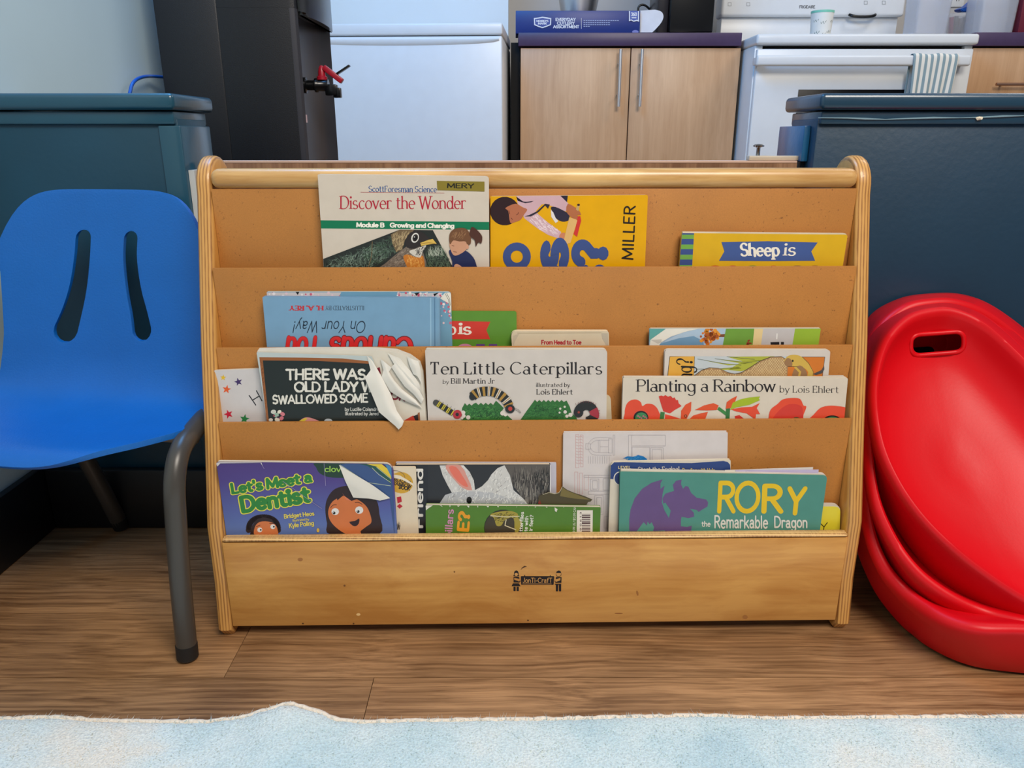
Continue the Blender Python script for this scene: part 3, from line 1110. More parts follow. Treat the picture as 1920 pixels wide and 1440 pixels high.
# wear: small nicks on the front board
rs = random.Random(11)
P = Page(S(0, 0.0062, 0), -SY, SX, fb, base=0.0001)
P.part('wear_marks')
for (x, y, w, h, c) in ((563, 1049, 5, 3.5, (166, 110, 58)), (1397, 1157, 5, 4, (160, 106, 56)), (646, 1098, 2, 2, (120, 76, 40)), (672, 1152, 4, 2.5, (230, 190, 130)), (568, 1169, 2, 1.5, (90, 55, 30)), (990, 1163, 1.8, 1.5, (80, 50, 30)),
                        (1195, 1112, 2, 5, (160, 105, 55)), (1160, 1150, 8, 1, (150, 96, 50)), (852, 1072, 1.6, 1.6, (130, 84, 44)), (663, 1169, 1.7, 1.6, (90, 55, 30))):
    P.part('wear_mark_%d' % P.k)
    P.oval(x, y, w, h, c, rs.uniform(-20, 20), 10)
P.parts = {'wear_mark' + ' ' * i: v for i, v in enumerate(P.parts.values())}
P.done()

# ================================================================== BLUE CHAIR
ch = thing('child_chair', (-0.52, 0.84, 0), 'blue plastic child chair with two slots in its back and grey tube legs', 'chair')
CY = R(8)
CF = Vector((-math.sin(CY), -math.cos(CY), 0)); CR = Vector((math.cos(CY), -math.sin(CY), 0))
CO = Vector((-0.532, 0.862, 0))


def CH(x, gg, z):
    return CO + CR * x + CF * gg + Vector((0, 0, z))


cprof = [(-.138, .525), (-.128, .485), (-.117, .44), (-.108, .39), (-.099, .345), (-.088, .305), (-.066, .275), (-.030, .262), (.015, .258), (.050, .260), (.078, .261), (.092, .257), (.101, .249)]
cpl = crom(cprof, 6, False)
clen = [0.0]
for i in range(1, len(cpl)):
    clen.append(clen[-1] + math.dist(cpl[i], cpl[i - 1]))
CL = clen[-1]


def cat_s(s):
    s = max(0, min(CL, s))
    for i in range(1, len(cpl)):
        if clen[i] >= s:
            t = (s - clen[i - 1]) / (clen[i] - clen[i - 1])
            return (cpl[i - 1][0] + (cpl[i][0] - cpl[i - 1][0]) * t, cpl[i - 1][1] + (cpl[i][1] - cpl[i - 1][1]) * t)
    return cpl[-1]


NU, NV = 40, 64
vs, fs = [], []
for j in range(NV + 1):
    v = j / NV
    for i in range(NU + 1):
        u = -1 + 2 * i / NU
        s0 = 0.062 * abs(u) ** 6
        s1 = CL - 0.085 * abs(u) ** 2.6
        s = s0 + (s1 - s0) * v
        gg, z = cat_s(s)
        t = s / CL
        w = 0.140 + 0.016 * max(0, min(1, (t - .42) / .3)) ** 1.0
        if t < .2: w -= 0.004 * (1 - t / .2)
        seat = max(0, min(1, (t - .5) / .2))
        gg += 0.016 * u * u * (1 - seat)
        z += 0.006 * abs(u) ** 3 * seat - 0.003 * (1 - u * u) * seat
        vs.append(CH(u * w, gg, z))
for j in range(NV):
    for i in range(NU):
        a = j * (NU + 1) + i
        fs.append((a, a + NU + 1, a + NU + 2, a + 1))
shell_me = bpy.data.meshes.new('tmp_shell')
shell_me.from_pydata([tuple(v) for v in vs], [], fs)
tmp = bpy.data.objects.new('tmp_shell', shell_me); COL.objects.link(tmp)
so = tmp.modifiers.new('s', 'SOLIDIFY'); so.thickness = 0.0065; so.offset = 0; so.use_even_offset = True
cutters = []
slot_l = [((119, 622), 17), ((131, 590), 17), ((143, 555), 17), ((150, 520), 16), ((152, 480), 15.5), ((151, 446), 15)]
slot_r = [((287, 617), 17), ((277, 585), 16.5), ((264, 548), 15.5), ((253, 510), 14.5), ((247, 478), 14.5), ((246, 446), 14)]
slot_l = [((135, 613), 23), ((142, 585), 20), ((148, 555), 18), ((152, 520), 16.5), ((153, 480), 15.5), ((151, 447), 15)]
slot_r = [((284, 610), 19), ((275, 580), 17), ((264, 548), 15.5), ((255, 512), 14.5), ((249, 478), 14), ((247, 447), 14)]
for sl in (slot_l, slot_r):
    path = crom([(p_[0], p_[1], r_) for p_, r_ in sl], 5, False)
    L_, R_ = [], []
    for i, q in enumerate(path):
        a, b = path[max(0, i - 1)], path[min(len(path) - 1, i + 1)]
        dx, dy = b[0] - a[0], b[1] - a[1]; l = math.hypot(dx, dy)
        L_.append((q[0] - dy / l * q[2], q[1] + dx / l * q[2])); R_.append((q[0] + dy / l * q[2], q[1] - dx / l * q[2]))
    def endcap(q, d, a0):
        return [(q[0] + q[2] * math.cos(a0 + math.pi * k / 8), q[1] + q[2] * math.sin(a0 + math.pi * k / 8)) for k in range(1, 8)]
    e0 = math.atan2(R_[0][1] - path[0][1], R_[0][0] - path[0][0]); e1 = math.atan2(L_[-1][1] - path[-1][1], L_[-1][0] - path[-1][0])
    loop = L_ + [(path[-1][0] + path[-1][2] * math.cos(e1 - math.pi * k / 8), path[-1][1] + path[-1][2] * math.sin(e1 - math.pi * k / 8)) for k in range(1, 8)] + R_[::-1] \
        + [(path[0][0] + path[0][2] * math.cos(e0 - math.pi * k / 8), path[0][1] + path[0][2] * math.sin(e0 - math.pi * k / 8)) for k in range(1, 8)]
    front = [on_y(x, y, 0.978) for x, y in loop]
    bm = bmesh.new()
    A = [bm.verts.new(p_ + Vector((0, -0.06, 0))) for p_ in front]
    B = [bm.verts.new(p_ + Vector((0, 0.10, 0))) for p_ in front]
    bm.faces.new(A); bm.faces.new(B[::-1])
    for i in range(len(A)):
        bm.faces.new((A[i], B[i], B[(i + 1) % len(A)], A[(i + 1) % len(A)]))
    bmesh.ops.recalc_face_normals(bm, faces=bm.faces)
    cm = bpy.data.meshes.new('tmp_cut'); bm.to_mesh(cm); bm.free()
    co = bpy.data.objects.new('tmp_cut', cm); COL.objects.link(co)
    md = tmp.modifiers.new('b', 'BOOLEAN'); md.operation = 'DIFFERENCE'; md.object = co; md.solver = 'EXACT'
    cutters.append(co)
bv = tmp.modifiers.new('bev', 'BEVEL'); bv.width = 0.0022; bv.segments = 3; bv.limit_method = 'ANGLE'; bv.angle_limit = R(50)
dg = bpy.context.evaluated_depsgraph_get()
me = bpy.data.meshes.new_from_object(tmp.evaluated_get(dg))
me.transform(Matrix.Translation(-org(ch)))
me.materials.clear()
me.materials.append(mat('blue_moulded_plastic', (3, 94, 176), 0.40, var=0.05, scale=12, bump=0.22, bscale=420))
me.polygons.foreach_set('use_smooth', [True] * len(me.polygons))
me.set_sharp_from_angle(angle=R(45))
link_mesh('seat_shell', me, ch)
for o in cutters + [tmp]:
    bpy.data.objects.remove(o, do_unlink=True)
m_tube = mat('grey_painted_steel', (70, 66, 62), 0.34, 0.15, var=0.03)
m_cap = mat('black_rubber', (20, 20, 21), 0.6)
RT = 0.0118


def chair_leg(pts, nm='leg'):
    lg = tube(nm, pts, RT, m_tube, ch, seg=18, smooth_path=3)
    f = Vector(pts[-1]); up = (Vector(pts[-2]) - f).normalized()
    tube('foot_cap', [f + Vector((0, 0, 0.001)), f + Vector((0, 0, .002)) + up * 0.016], RT + 0.0006, m_cap, lg, seg=18)
    return lg


fr = on_z(350, 1240, 0.0)
fr = Vector((fr.x, fr.y + .004, 0))
chair_leg([(-0.384, 0.955, 0.268), (-0.379, 0.90, 0.262), (-0.378, 0.845, 0.258), (-0.378, 0.800, 0.252), (-0.379, 0.779, 0.222), (-0.381, 0.775, 0.18), (-0.3825, 0.765, 0.10), tuple(fr + Vector((0, 0, .003)))])
mir = lambda p_: CO + CR * (-(Vector(p_) - CO).dot(CR)) + CF * (Vector(p_) - CO).dot(CF) + Vector((0, 0, p_[2]))
chair_leg([mir(q) for q in [(-0.384, 0.955, 0.268), (-0.379, 0.90, 0.262), (-0.378, 0.845, 0.258), (-0.378, 0.800, 0.252), (-0.379, 0.779, 0.222), (-0.381, 0.775, 0.18), (-0.3825, 0.765, 0.10), tuple(fr + Vector((0, 0, .003)))]])
bk = [(-0.40, 0.93, 0.250), (-0.398, 0.965, 0.23), (-0.396, 0.985, 0.18), (-0.393, 1.02, 0.08), (-0.391, 1.045, 0.003)]
chair_leg(bk)
chair_leg([mir(q) for q in bk])
a = Vector((-0.379, 0.852, 0.2445)); tube('cross_brace', [a, mir(a)], 0.007, mat('brace_steel', (120, 116, 112), 0.35, 0.6), ch)
a = Vector((-0.398, 0.952, 0.2375)); tube('cross_brace', [a, mir(a)], 0.007, MATS['brace_steel'], ch)

# ================================================================== RED ROCKER DISHES
DN = Vector((0, -0.75, 0.66)).normalized()
c1 = on_plane(1745, 577, Vector((0, 0.97, 0.377)), Vector((0, 1, 0)))
D0 = Vector((0.75, 0.97, c1.z))
pl = lambda off: D0 - DN * off
crest_px = [(1748, 576), (1790, 578), (1845, 604), (1910, 662), (1980, 735), (2050, 815), (2105, 905), (2128, 1010), (2118, 1105), (2060, 1165), (1985, 1160), (1920, 1131), (1850, 1086), (1785, 1035), (1725, 975), (1678, 908), (1646, 835), (1633, 755), (1638, 690), (1660, 630), (1700, 590)]
s1_px = [(1748, 566), (1800, 568), (1856, 594), (1925, 652), (1998, 726), (2068, 808), (2124, 900), (2150, 1015), (2145, 1130), (2080, 1225), (1995, 1235), (1915, 1205), (1835, 1152), (1765, 1093), (1705, 1022), (1660, 948), (1625, 870), (1610, 770), (1616, 680), (1640, 612), (1690, 578)]
s2_px = [(1746, 559), (1804, 561), (1862, 586), (1935, 645), (2010, 720), (2082, 802), (2140, 900), (2168, 1020), (2165, 1140), (2095, 1235), (2000, 1258), (1915, 1248), (1830, 1218), (1758, 1178), (1695, 1118), (1648, 1042), (1612, 950), (1598, 800), (1606, 680), (1632, 605), (1686, 570)]
s3_px = [(1744, 550), (1806, 552), (1866, 576), (1945, 636), (2020, 712), (2095, 796), (2155, 900), (2185, 1025), (2182, 1150), (2105, 1250), (2003, 1268), (1905, 1262), (1815, 1248), (1740, 1214), (1674, 1152), (1630, 1085), (1600, 990), (1588, 820), (1598, 680), (1626, 598), (1682, 561)]
m_red = mat('red_moulded_plastic', (212, 4, 20), 0.44, var=0.05, scale=7, bump=0.04, bscale=260, spec=.35)
DO = (0.056, 0.089, 0.122)                     # depth of each skirt edge behind the front crest plane
C3 = [on_plane(x, y, D0, DN) for x, y in crest_px]
def dpt(x, y, d):
    v = on_plane(x, y, pl(d), DN)
    if v.y > 1.078:
        v = on_y(x, y, 1.078)
    return v if v.z > 0.004 else on_z(x, y, 0.004)


S3 = [[dpt(x, y, d + (0.014 * math.sin(math.pi * (i - 9) / 11) if 9 < i < 20 else 0)) for i, (x, y) in enumerate(s)] for s, d in zip((s1_px, s2_px, s3_px), DO)]
DX = Vector((1, 0, 0)); DZ = DN.cross(DX).normalized()
DZ = DZ if DZ.z > 0 else -DZ


def dish(k, label):
    crest = [C3[i] + (S3[k][i] - S3[0][i]) for i in range(len(C3))]
    crest = [Vector(v) for v in crom([tuple(v) for v in crest], 6)]
    skirt = [Vector(v) for v in crom([tuple(v) for v in S3[k]], 6)]
    n = len(crest)
    cen = sum(crest, Vector()) / n
    # section from skirt edge, over the crest, down into the basin
    rings = []
    for w, off in ((0.0, -.0035), (0.0, 0), (.30, 0), (.62, 0)):
        rings.append([skirt[i].lerp(crest[i], w) + DN * off + (DN * .004 * (w > .5)) for i in range(n)])
    inn = [(crest[i] - cen) for i in range(n)]
    for f, dn in ((1.010, -.006), (1.0, 0.0), (.985, .0038), (.965, .0048), (.945, .0030), (.926, -.003), (.906, -.012), (.88, -.022), (.84, -.032), (.77, -.043), (.66, -.052), (.5, -.058), (.33, -.061), (.16, -.063)):
        rings.append([cen + inn[i] * f + DN * dn for i in range(n)])
    root = thing('rocking_dish', (cen.x, cen.y + 0.05, 0), label, 'rocker toy', 'stacked red plastic rockers')
    vs, fs = [], []
    for r_ in rings:
        vs += r_
    for j in range(len(rings) - 1):
        for i in range(n):
            a, b = j * n + i, j * n + (i + 1) % n
            fs.append((a, b, b + n, a + n))
    vs.append(cen - DN * .0665)
    last = (len(rings) - 1) * n
    for i in range(n):
        fs.append((last + i, last + (i + 1) % n, len(vs) - 1))
    vs = [Vector((v.x, v.y, max(v.z, 0.003 + .002 * (3 - k)))) for v in vs]
    me_ = bpy.data.meshes.new('tmp'); me_.from_pydata([tuple(v) for v in vs], [], fs)
    bm = bmesh.new(); bm.from_mesh(me_); bmesh.ops.recalc_face_normals(bm, faces=bm.faces)
    # orient: front crest faces must look along +DN
    up = sum((f.normal.dot(DN) for f in bm.faces))
    if up < 0:
        bmesh.ops.reverse_faces(bm, faces=bm.faces)
    bm.to_mesh(me_); bm.free()
    t_ = bpy.data.objects.new('tmp_dish', me_); COL.objects.link(t_)
    s_ = t_.modifiers.new('s', 'SOLIDIFY'); s_.thickness = 0.003; s_.offset = -1
    # handle slot near the upper end
    sh = [(1710, 630), (1806, 623), (1806, 656), (1710, 664)]
    off = DO[k] - DO[0]
    base = pl(off)
    loop = []
    for x, y in round_poly(sh, 15, 6):
        q_ = on_plane(x, y, D0, DN) - DN * off + (DZ * .013 if k else Vector())
        loop.append(q_)
    bm = bmesh.new()
    sd = ray(1757, 640).normalized()
    A = [bm.verts.new(v - sd * .06) for v in loop]; B = [bm.verts.new(v + sd * .06) for v in loop]
    bm.faces.new(A); bm.faces.new(B[::-1])
    for i in range(len(A)):
        bm.faces.new((A[i], B[i], B[(i + 1) % len(A)], A[(i + 1) % len(A)]))
    bmesh.ops.recalc_face_normals(bm, faces=bm.faces)
    cm_ = bpy.data.meshes.new('tmpc'); bm.to_mesh(cm_); bm.free()
    co_ = bpy.data.objects.new('tmpc', cm_); COL.objects.link(co_)
    md_ = t_.modifiers.new('b', 'BOOLEAN'); md_.operation = 'DIFFERENCE'; md_.object = co_; md_.solver = 'EXACT'
    bv_ = t_.modifiers.new('bev', 'BEVEL'); bv_.width = 0.0015; bv_.segments = 2; bv_.limit_method = 'ANGLE'; bv_.angle_limit = R(55)
    dg_ = bpy.context.evaluated_depsgraph_get()
    m2 = bpy.data.meshes.new_from_object(t_.evaluated_get(dg_))
    m2.transform(Matrix.Translation(-org(root)))
    m2.materials.clear(); m2.materials.append(m_red)
    m2.polygons.foreach_set('use_smooth', [True] * len(m2.polygons))
    m2.set_sharp_from_angle(angle=R(45))
    link_mesh('dish_body', m2, root)
    bpy.data.objects.remove(t_, do_unlink=True); bpy.data.objects.remove(co_, do_unlink=True)
    # rolled collar round the handle opening
    if k == 0:
        bvh = BVHTree.FromPolygons([tuple(v) for v in vs], fs)
        ring = []
        for x, y in round_poly([(1708, 627.5), (1808.5, 620), (1808.5, 658.5), (1708, 667)], 18, 7):
            hit = bvh.ray_cast(EYE, ray(x, y).normalized())
            if hit[0] is not None:
                ring.append(hit[0] - DN * .0012)
        if len(ring) > 10:
            n_ = len(ring)
            vv, ff = [], []
            for i in range(n_):
                t_ = (ring[(i + 1) % n_] - ring[i - 1]).normalized()
                s1_ = t_.cross(DN).normalized(); s2_ = s1_.cross(t_)
                for q in range(8):
                    aa = 2 * math.pi * q / 8
                    vv.append(ring[i] + (s1_ * math.cos(aa) + s2_ * math.sin(aa)) * .0032)
            for i in range(n_):
                for q in range(8):
                    ff.append((i * 8 + q, i * 8 + (q + 1) % 8, ((i + 1) % n_) * 8 + (q + 1) % 8, ((i + 1) % n_) * 8 + q))
            obj('handle_rim', vv, ff, m_red, root, smooth=True)
    return root


dish(0, 'red plastic rocker dish nearest the camera, its handle slot and hollow in view')
dish(1, 'middle red plastic rocker dish of the stack, mostly covered by the front one')
dish(2, 'rearmost red plastic rocker dish of the stack, touching the floor and teal wall')

# ================================================================== KITCHEN BEHIND
def bx_px(name, x0, y0, x1, y1, d, depth, m, parent=None, bev=0.0, seg=2, zlo=None, zhi=None):
    """box whose front face, at distance d, spans the given rectangle of the photograph"""
    ym = (y0 + y1) / 2
    a, b = on_y(x0, ym, d), on_y(x1, ym, d)
    zt, zb = on_y((x0 + x1) / 2, y0, d).z, on_y((x0 + x1) / 2, y1, d).z
    return box(name, a.x, b.x, d, d + depth, zlo if zlo is not None else zb, zhi if zhi is not None else zt, m, parent, bev, seg)


def fpage(d, parent, base=0.0004, step=0.0001):
    return Page((0, d, 0), (0, -1, 0), (1, 0, 0), parent, base=base, step=step)


m_black = mat('black_plastic', (15, 17, 23), 0.38, var=0.05, scale=20, bump=0.1, bscale=500)
m_black_g = mat('black_gloss_plastic', (13, 14, 16), 0.25)
m_white = mat('white_enamel', (226, 229, 232), 0.34, var=0.015, coat=0.08)
m_white2 = mat('white_plastic', (225, 226, 226), 0.35, var=0.015)
m_beech = wood('beech_laminate', (192, 148, 108), (216, 174, 134), grain=(36, 36, 2.2), rough=0.42, knots=0.25, coat=0.05, wavy=1.2, bump=0.01, lo=.05, hi=1.0)
m_purple = mat('purple_laminate', (72, 54, 88), 0.4, var=0.06, scale=60)
m_gap = mat('shadow_gap_black', (12, 12, 13), 0.8)
m_steel = mat('brushed_steel', (225, 225, 228), 0.35, 1.0, var=0.03)

# ------------------------------------------------------------------ water cooler
CX0, CX1, CY0, CY1 = -0.684, -0.412, 1.60, 1.90
cool = thing('water_cooler', ((CX0 + CX1) / 2, (CY0 + CY1) / 2, 0), 'tall black water cooler with a red-handled tap, left of the white appliance', 'water cooler')
box('rear_housing', CX0, -0.563, CY0 + .004, CY1 - .004, 0.0, 1.05, m_black, cool, bev=0.004)
bm = bmesh.new()
# front housing: plan outline with a shallow scooped niche in the front face, extruded in three storeys
def plan(front, scoop):
    pts = [(-0.5622, CY0), (front - .012, CY0), (front - .003, CY0 + .004), (front, CY0 + .014)]
    for k in range(1, 12):
        t = k / 12
        pts.append((front - scoop * math.sin(math.pi * t) ** .6, CY0 + .014 + (CY1 - CY0 - .028) * t))
    pts += [(front, CY1 - .014), (front - .003, CY1 - .004), (front - .012, CY1), (-0.5622, CY1)]
    return pts
def extr(bm, pts, z0, z1):
    A = [bm.verts.new((x, y, z0)) for x, y in pts]; B = [bm.verts.new((x, y, z1)) for x, y in pts]
    bm.faces.new(A[::-1]); bm.faces.new(B)
    for i in range(len(A)):
        bm.faces.new((A[i], A[(i + 1) % len(A)], B[(i + 1) % len(A)], B[i]))
extr(bm, plan(CX1, 0.004), 0.0, 0.30)
o = bm_obj('lower_housing', bm, m_black, cool, smooth=True, sharp=40)
bm = bmesh.new()
extr(bm, plan(CX1, 0.030), 0.3005, 0.822)
bm.normal_update()
for f_ in bm.faces:
    f_.material_index = 1 if f_.normal.x > .3 else 0
bm_obj('tap_niche', bm, [m_black, mat('niche_grey_plastic', (44, 44, 51), .4)], cool, smooth=True, sharp=40)
bm = bmesh.new()
extr(bm, plan(CX1, 0.0), 0.8222, 1.05)
bm_obj('upper_housing', bm, m_black, cool, smooth=True, sharp=40)
bm = bmesh.new()
top = [(CX1 + .0005, CY0 + .016), (CX1 + .004, CY0 + .016)] + [(CX1 + .004 + .016 * math.sin(math.pi * k / 14) ** .6, CY0 + .016 + (CY1 - CY0 - .03) * k / 14) for k in range(1, 14)] + [(CX1 + .004, CY1 - .014), (CX1 + .0005, CY1 - .014)]
extr(bm, top, 0.812, 1.05)
bmesh.ops.bevel(bm, geom=[e_ for e_ in bm.edges if all(abs(v.co.z - .812) < 1e-5 for v in e_.verts)], offset=0.006, segments=4, affect='EDGES')
bm_obj('top_nose', bm, m_black_g, cool, smooth=True, sharp=50)
# tap
TY = 1.72
q = on_y(600, 160, TY)
tap = lathe('tap_body', [(0.016, 0), (0.016, .006), (.010, .008), (.010, .022), (.014, .024), (.014, .030), (.012, .032), (.012, .052)], (CX1 - .026, TY, q.z), m_black_g, cool, 20, axis='x')
a = on_y(622, 168, TY)
box('valve_block', a.x - .012, a.x + .012, TY - .011, TY + .011, a.z - .012, a.z + .010, m_black_g, tap, bev=.002)
b_ = on_y(632, 176, TY)
box('spout', b_.x - .007, b_.x + .009, TY - .008, TY + .008, b_.z - .008, b_.z + .012, m_black_g, tap, bev=.002)
m_tapred = mat('tap_red_plastic', (176, 24, 44), 0.35)
hb = on_y(604, 148, TY)
rl = lathe('red_collar', [(.011, 0), (.011, .006), (.008, .008), (.0075, .016), (.0055, .024), (.003, .028)], (hb.x, TY, hb.z - .002), m_tapred, tap, 18)
h0, h1 = on_y(607, 126, TY), on_y(642, 153, TY)
dv = (h1 - h0)
mt = Matrix.Translation((h0 + h1) / 2) @ Matrix.Rotation(-math.atan2(dv.z, dv.x), 4, 'Y')
box('red_lever', -dv.length / 2, dv.length / 2, -.008, .008, -.0055, .0055, m_tapred, tap, bev=.002, mtx=mt)
h0, h1 = on_y(632, 139, TY), on_y(656, 123, TY)
dv = (h1 - h0)
mt = Matrix.Translation((h0 + h1) / 2) @ Matrix.Rotation(-math.atan2(dv.z, dv.x), 4, 'Y')
box('paddle', -dv.length / 2, dv.length / 2, -.007, .007, -.0016, .0022, m_black_g, tap, bev=.001, mtx=mt)
P = Page((CX1 - .0125, 0, 0), (0, -1, 0), (1, 0, 0), cool)
a = on_y(576, 222, CY0 + .02)
box('small_label', CX1 - .0008, CX1 + .0003, CY0 + .016, CY0 + .024, a.z - .008, a.z + .007, mat('label_pale', (200, 170, 175), .5), cool)

# blue water line looping from the left wall to the cooler
wt = [on_y(240, 190, 1.52), on_y(244, 172, 1.53), on_y(247, 158, 1.54), on_y(256, 148, 1.56), on_y(272, 143, 1.6), on_y(290, 143, 1.66), Vector((CX0 + .03, 1.7, on_y(306, 145, 1.66).z))]
wt[-1] = Vector((CX0 - .0035, 1.70, wt[-1].z))
wt = [Vector((-.7315, 1.5, 0.005)), Vector((-.7305, 1.5, .4))] + [Vector((max(-.7305, v.x), v.y, v.z)) for v in wt]
o = tube('water_line', wt, 0.0032, mat('blue_tubing', (20, 84, 176), .3), None, seg=10, smooth_path=3)
tag(o, 'thin blue plastic water line looping from pale wall to black cooler', 'hose')

# ------------------------------------------------------------------ white appliance (freezer)
FD = 2.66
fz = thing('chest_appliance', (on_y(780, 170, FD).x, FD + .25, 0), 'white counter-height appliance with a lid seam, right of the black cooler', 'appliance')
xr = on_y(942, 170, FD).x
xl = xr - .64
zt = on_y(800, 42, FD).z
RZ = Matrix.Translation((xr, FD, 0)) @ Matrix.Rotation(R(-3), 4, 'Z') @ Matrix.Translation((-xr, -FD, 0))
zs = on_y(800, 65, FD).z
box('cabinet_body', xl, xr, FD + .018, FD + .46, 0.0, zs - .003, m_white, fz, bev=.006, mtx=RZ)
box('door', xl, xr, FD, FD + .017, 0.03, zs - .003, m_white, fz, bev=.006, seg=3, mtx=RZ)
box('lid', xl, xr + .001, FD - .001, FD + .46, zs, zt, m_white, fz, bev=.006, seg=3, mtx=RZ)
# long swelling lip along the top of the door
vs, fs = [], []
n = 30
for i in range(n + 1):
    t = i / n
    x = xl + .01 + (xr - xl - .02) * t
    h = .018 + .012 * (1 - (2 * t - 1) ** 2) ** .5
    for (yy, zz) in ((0, -.006), (-.004, -.009), (-.005, -.012), (-.004, -.8 * h), (0, -h)):
        vs.append(RZ @ Vector((x, FD - .0003 + yy, zs + zz)))
for i in range(n):
    for j in range(4):
        a = i * 5 + j
        fs.append((a, a + 5, a + 6, a + 1))
obj('door_lip', vs, fs, m_white, fz, smooth=True)

# dark panel in the slot beside it
pn = bx_px('filler_panel', 958, 80, 974.5, 300, 2.93, .5, m_gap, zlo=0.0)
tag(pn, 'narrow black panel filling the slot left of the beech cupboard', 'panel')

# ------------------------------------------------------------------ beech cupboard and purple worktop
KD = 2.89
zc_t, zc_b = on_y(1180, 61, KD - .012).z, on_y(1180, 86, KD - .012).z
cb = thing('base_cabinet', (on_y(1180, 200, KD).x, KD + .3, 0), 'beech base cupboard with two doors and upright bar handles', 'cabinet')
xa, xb = on_y(976, 190, KD).x, on_y(1381, 190, KD).x
box('carcass', xa + .003, xb - .001, KD + .02, KD + .60, 0.0, zc_b - .003, m_gap, cb)
xm = on_y(1179, 190, KD).x
for a_, b_, hx in ((xa, xm - .0018, 1162), (xm + .0018, xb, 1202)):
    dr = box('door', a_, b_, KD, KD + .0195, 0.12, zc_b - .006, m_beech, cb, bev=.0012)
    hp = on_y(hx, 145, KD - .03)
    zt_, zb_ = on_y(hx, 92, KD - .03).z, on_y(hx, 200, KD - .03).z
    hd = tube('handle', [(hp.x, KD - .03, zt_), (hp.x, KD - .03, zb_)], .0058, m_steel, dr, seg=14)
    for zz in (zt_ - .045, zb_ + .04):
        tube('handle_post', [(hp.x, KD - .0255, zz), (hp.x, KD - .0005, zz)], .0042, m_steel, dr, seg=10)
xa2, xb2 = on_y(972, 74, KD - .012).x, min(on_y(1391, 74, KD - .012).x, on_y(1416, 130, 2.76).x - .0095)
wk = box('worktop', xa2, xb2, KD - .012, KD + .61, zc_b, zc_t, m_purple, None, bev=.002)
tag(wk, 'purple laminate worktop over the two-door beech cupboard', 'worktop')

ox1_pre = on_y(1818, 130, 2.76).x
# right-hand cupboard
xr0 = on_y(1822, 110, KD).x
cb2 = thing('base_cabinet', (xr0 + .25, KD + .3, 0), 'beech base cupboard right of the cooker with a level bar handle', 'cabinet')
box('carcass', xr0 + .003, xr0 + .5, KD + .02, KD + .60, 0.0, zc_b - .003, m_gap, cb2)
zdr = on_y(1870, 190, KD).z
dr = box('drawer_front', xr0, xr0 + .5, KD, KD + .0195, zdr, zc_b - .006, m_beech, cb2, bev=.0012)
box('door', xr0, xr0 + .5, KD, KD + .0195, 0.12, zdr - .004, m_beech, cb2, bev=.0012)
h0 = on_y(1868, 158, KD - .03)
m_bronze = mat('bronze_handle', (168, 132, 112), 0.35, 0.8)
tube('handle', [(h0.x, KD - .03, h0.z), (h0.x + .19, KD - .03, h0.z)], .0052, m_bronze, dr)
for xx in (h0.x + .03, h0.x + .16):
    tube('handle_post', [(xx, KD - .0255, h0.z), (xx, KD - .0005, h0.z)], .0042, m_bronze, dr, seg=10)
zt2, zb2 = on_y(1870, 57, KD - .012).z, on_y(1870, 84, KD - .012).z
wk2 = box('worktop', max(ox1_pre + .010, on_y(1829, 70, KD - .012).x), xr0 + .5, KD - .012, KD + .61, zc_b, zc_t + .001, m_purple, None, bev=.002)
tag(wk2, 'purple laminate worktop right of the cooker', 'worktop')

# ------------------------------------------------------------------ cooker
OD = 2.76
ov = thing('cooker', (on_y(1620, 150, OD).x, OD + .3, 0), 'white freestanding cooker with a bar handle and striped towel', 'cooker')
ox0, ox1 = on_y(1416, 130, OD).x, on_y(1818, 130, OD).x
zt = on_y(1600, 64, OD).z
zl = on_y(1600, 86, OD).z
zd = on_y(1600, 92, OD).z
box('side_panel', ox0 - .004, ox0 + .022, OD + .012, OD + .60, 0.0, zl + .002, m_white, ov, bev=.002)
box('side_panel', ox1 - .022, ox1 + .004, OD + .012, OD + .60, 0.0, zl + .002, m_white, ov, bev=.002)
box('oven_cavity', ox0 + .0225, ox1 - .0225, OD + .03, OD + .6, 0.02, zl, m_gap, ov)
bm = bmesh.new()
bm_box(bm, ox0 - .008, ox1 + .008, OD - .016, OD + .60, zl + .0025, zt, .009, 4)
bm_obj('cooktop', bm, m_white, ov, smooth=True, sharp=60)
dr = box('oven_door', ox0, ox1, OD - .006, OD + .028, 0.16, zd, m_white, ov, bev=.004, seg=3)
box('drawer', ox0, ox1, OD, OD + .0285, 0.04, 0.155, m_white, ov, bev=.004)
w0, w1 = on_y(1497, 168, OD - .006), on_y(1742, 168, OD - .006)
box('window', w0.x, w1.x, OD - .0075, OD - .0062, w0.z - .24, w0.z, mat('oven_glass', (14, 14, 16), .3, spec=.15), dr, bev=.0006)
hz = on_y(1600, 114, OD - .05).z
hx0, hx1 = on_y(1417, 114, OD - .05).x, on_y(1818, 114, OD - .05).x
bm = bmesh.new()
bm_box(bm, hx0, hx1, OD - .062, OD - .040, hz - .0165, hz + .0165, .0075, 4)
hb = bm_obj('handle', bm, m_white, dr, smooth=True, sharp=60)
for xx in (hx0 + .012, hx1 - .012):
    box('handle_bracket', xx - .010, xx + .010, OD - .0395, OD - .0065, hz - .012, hz + .012, m_white, dr, bev=.003)
# vent slots under handle
for k in range(8):
    x = hx0 + .085 + k * .045
    box('vent_slot', x, x + .036, OD - .0072, OD - .0061, zd - .030, zd - .0275, m_gap, dr)
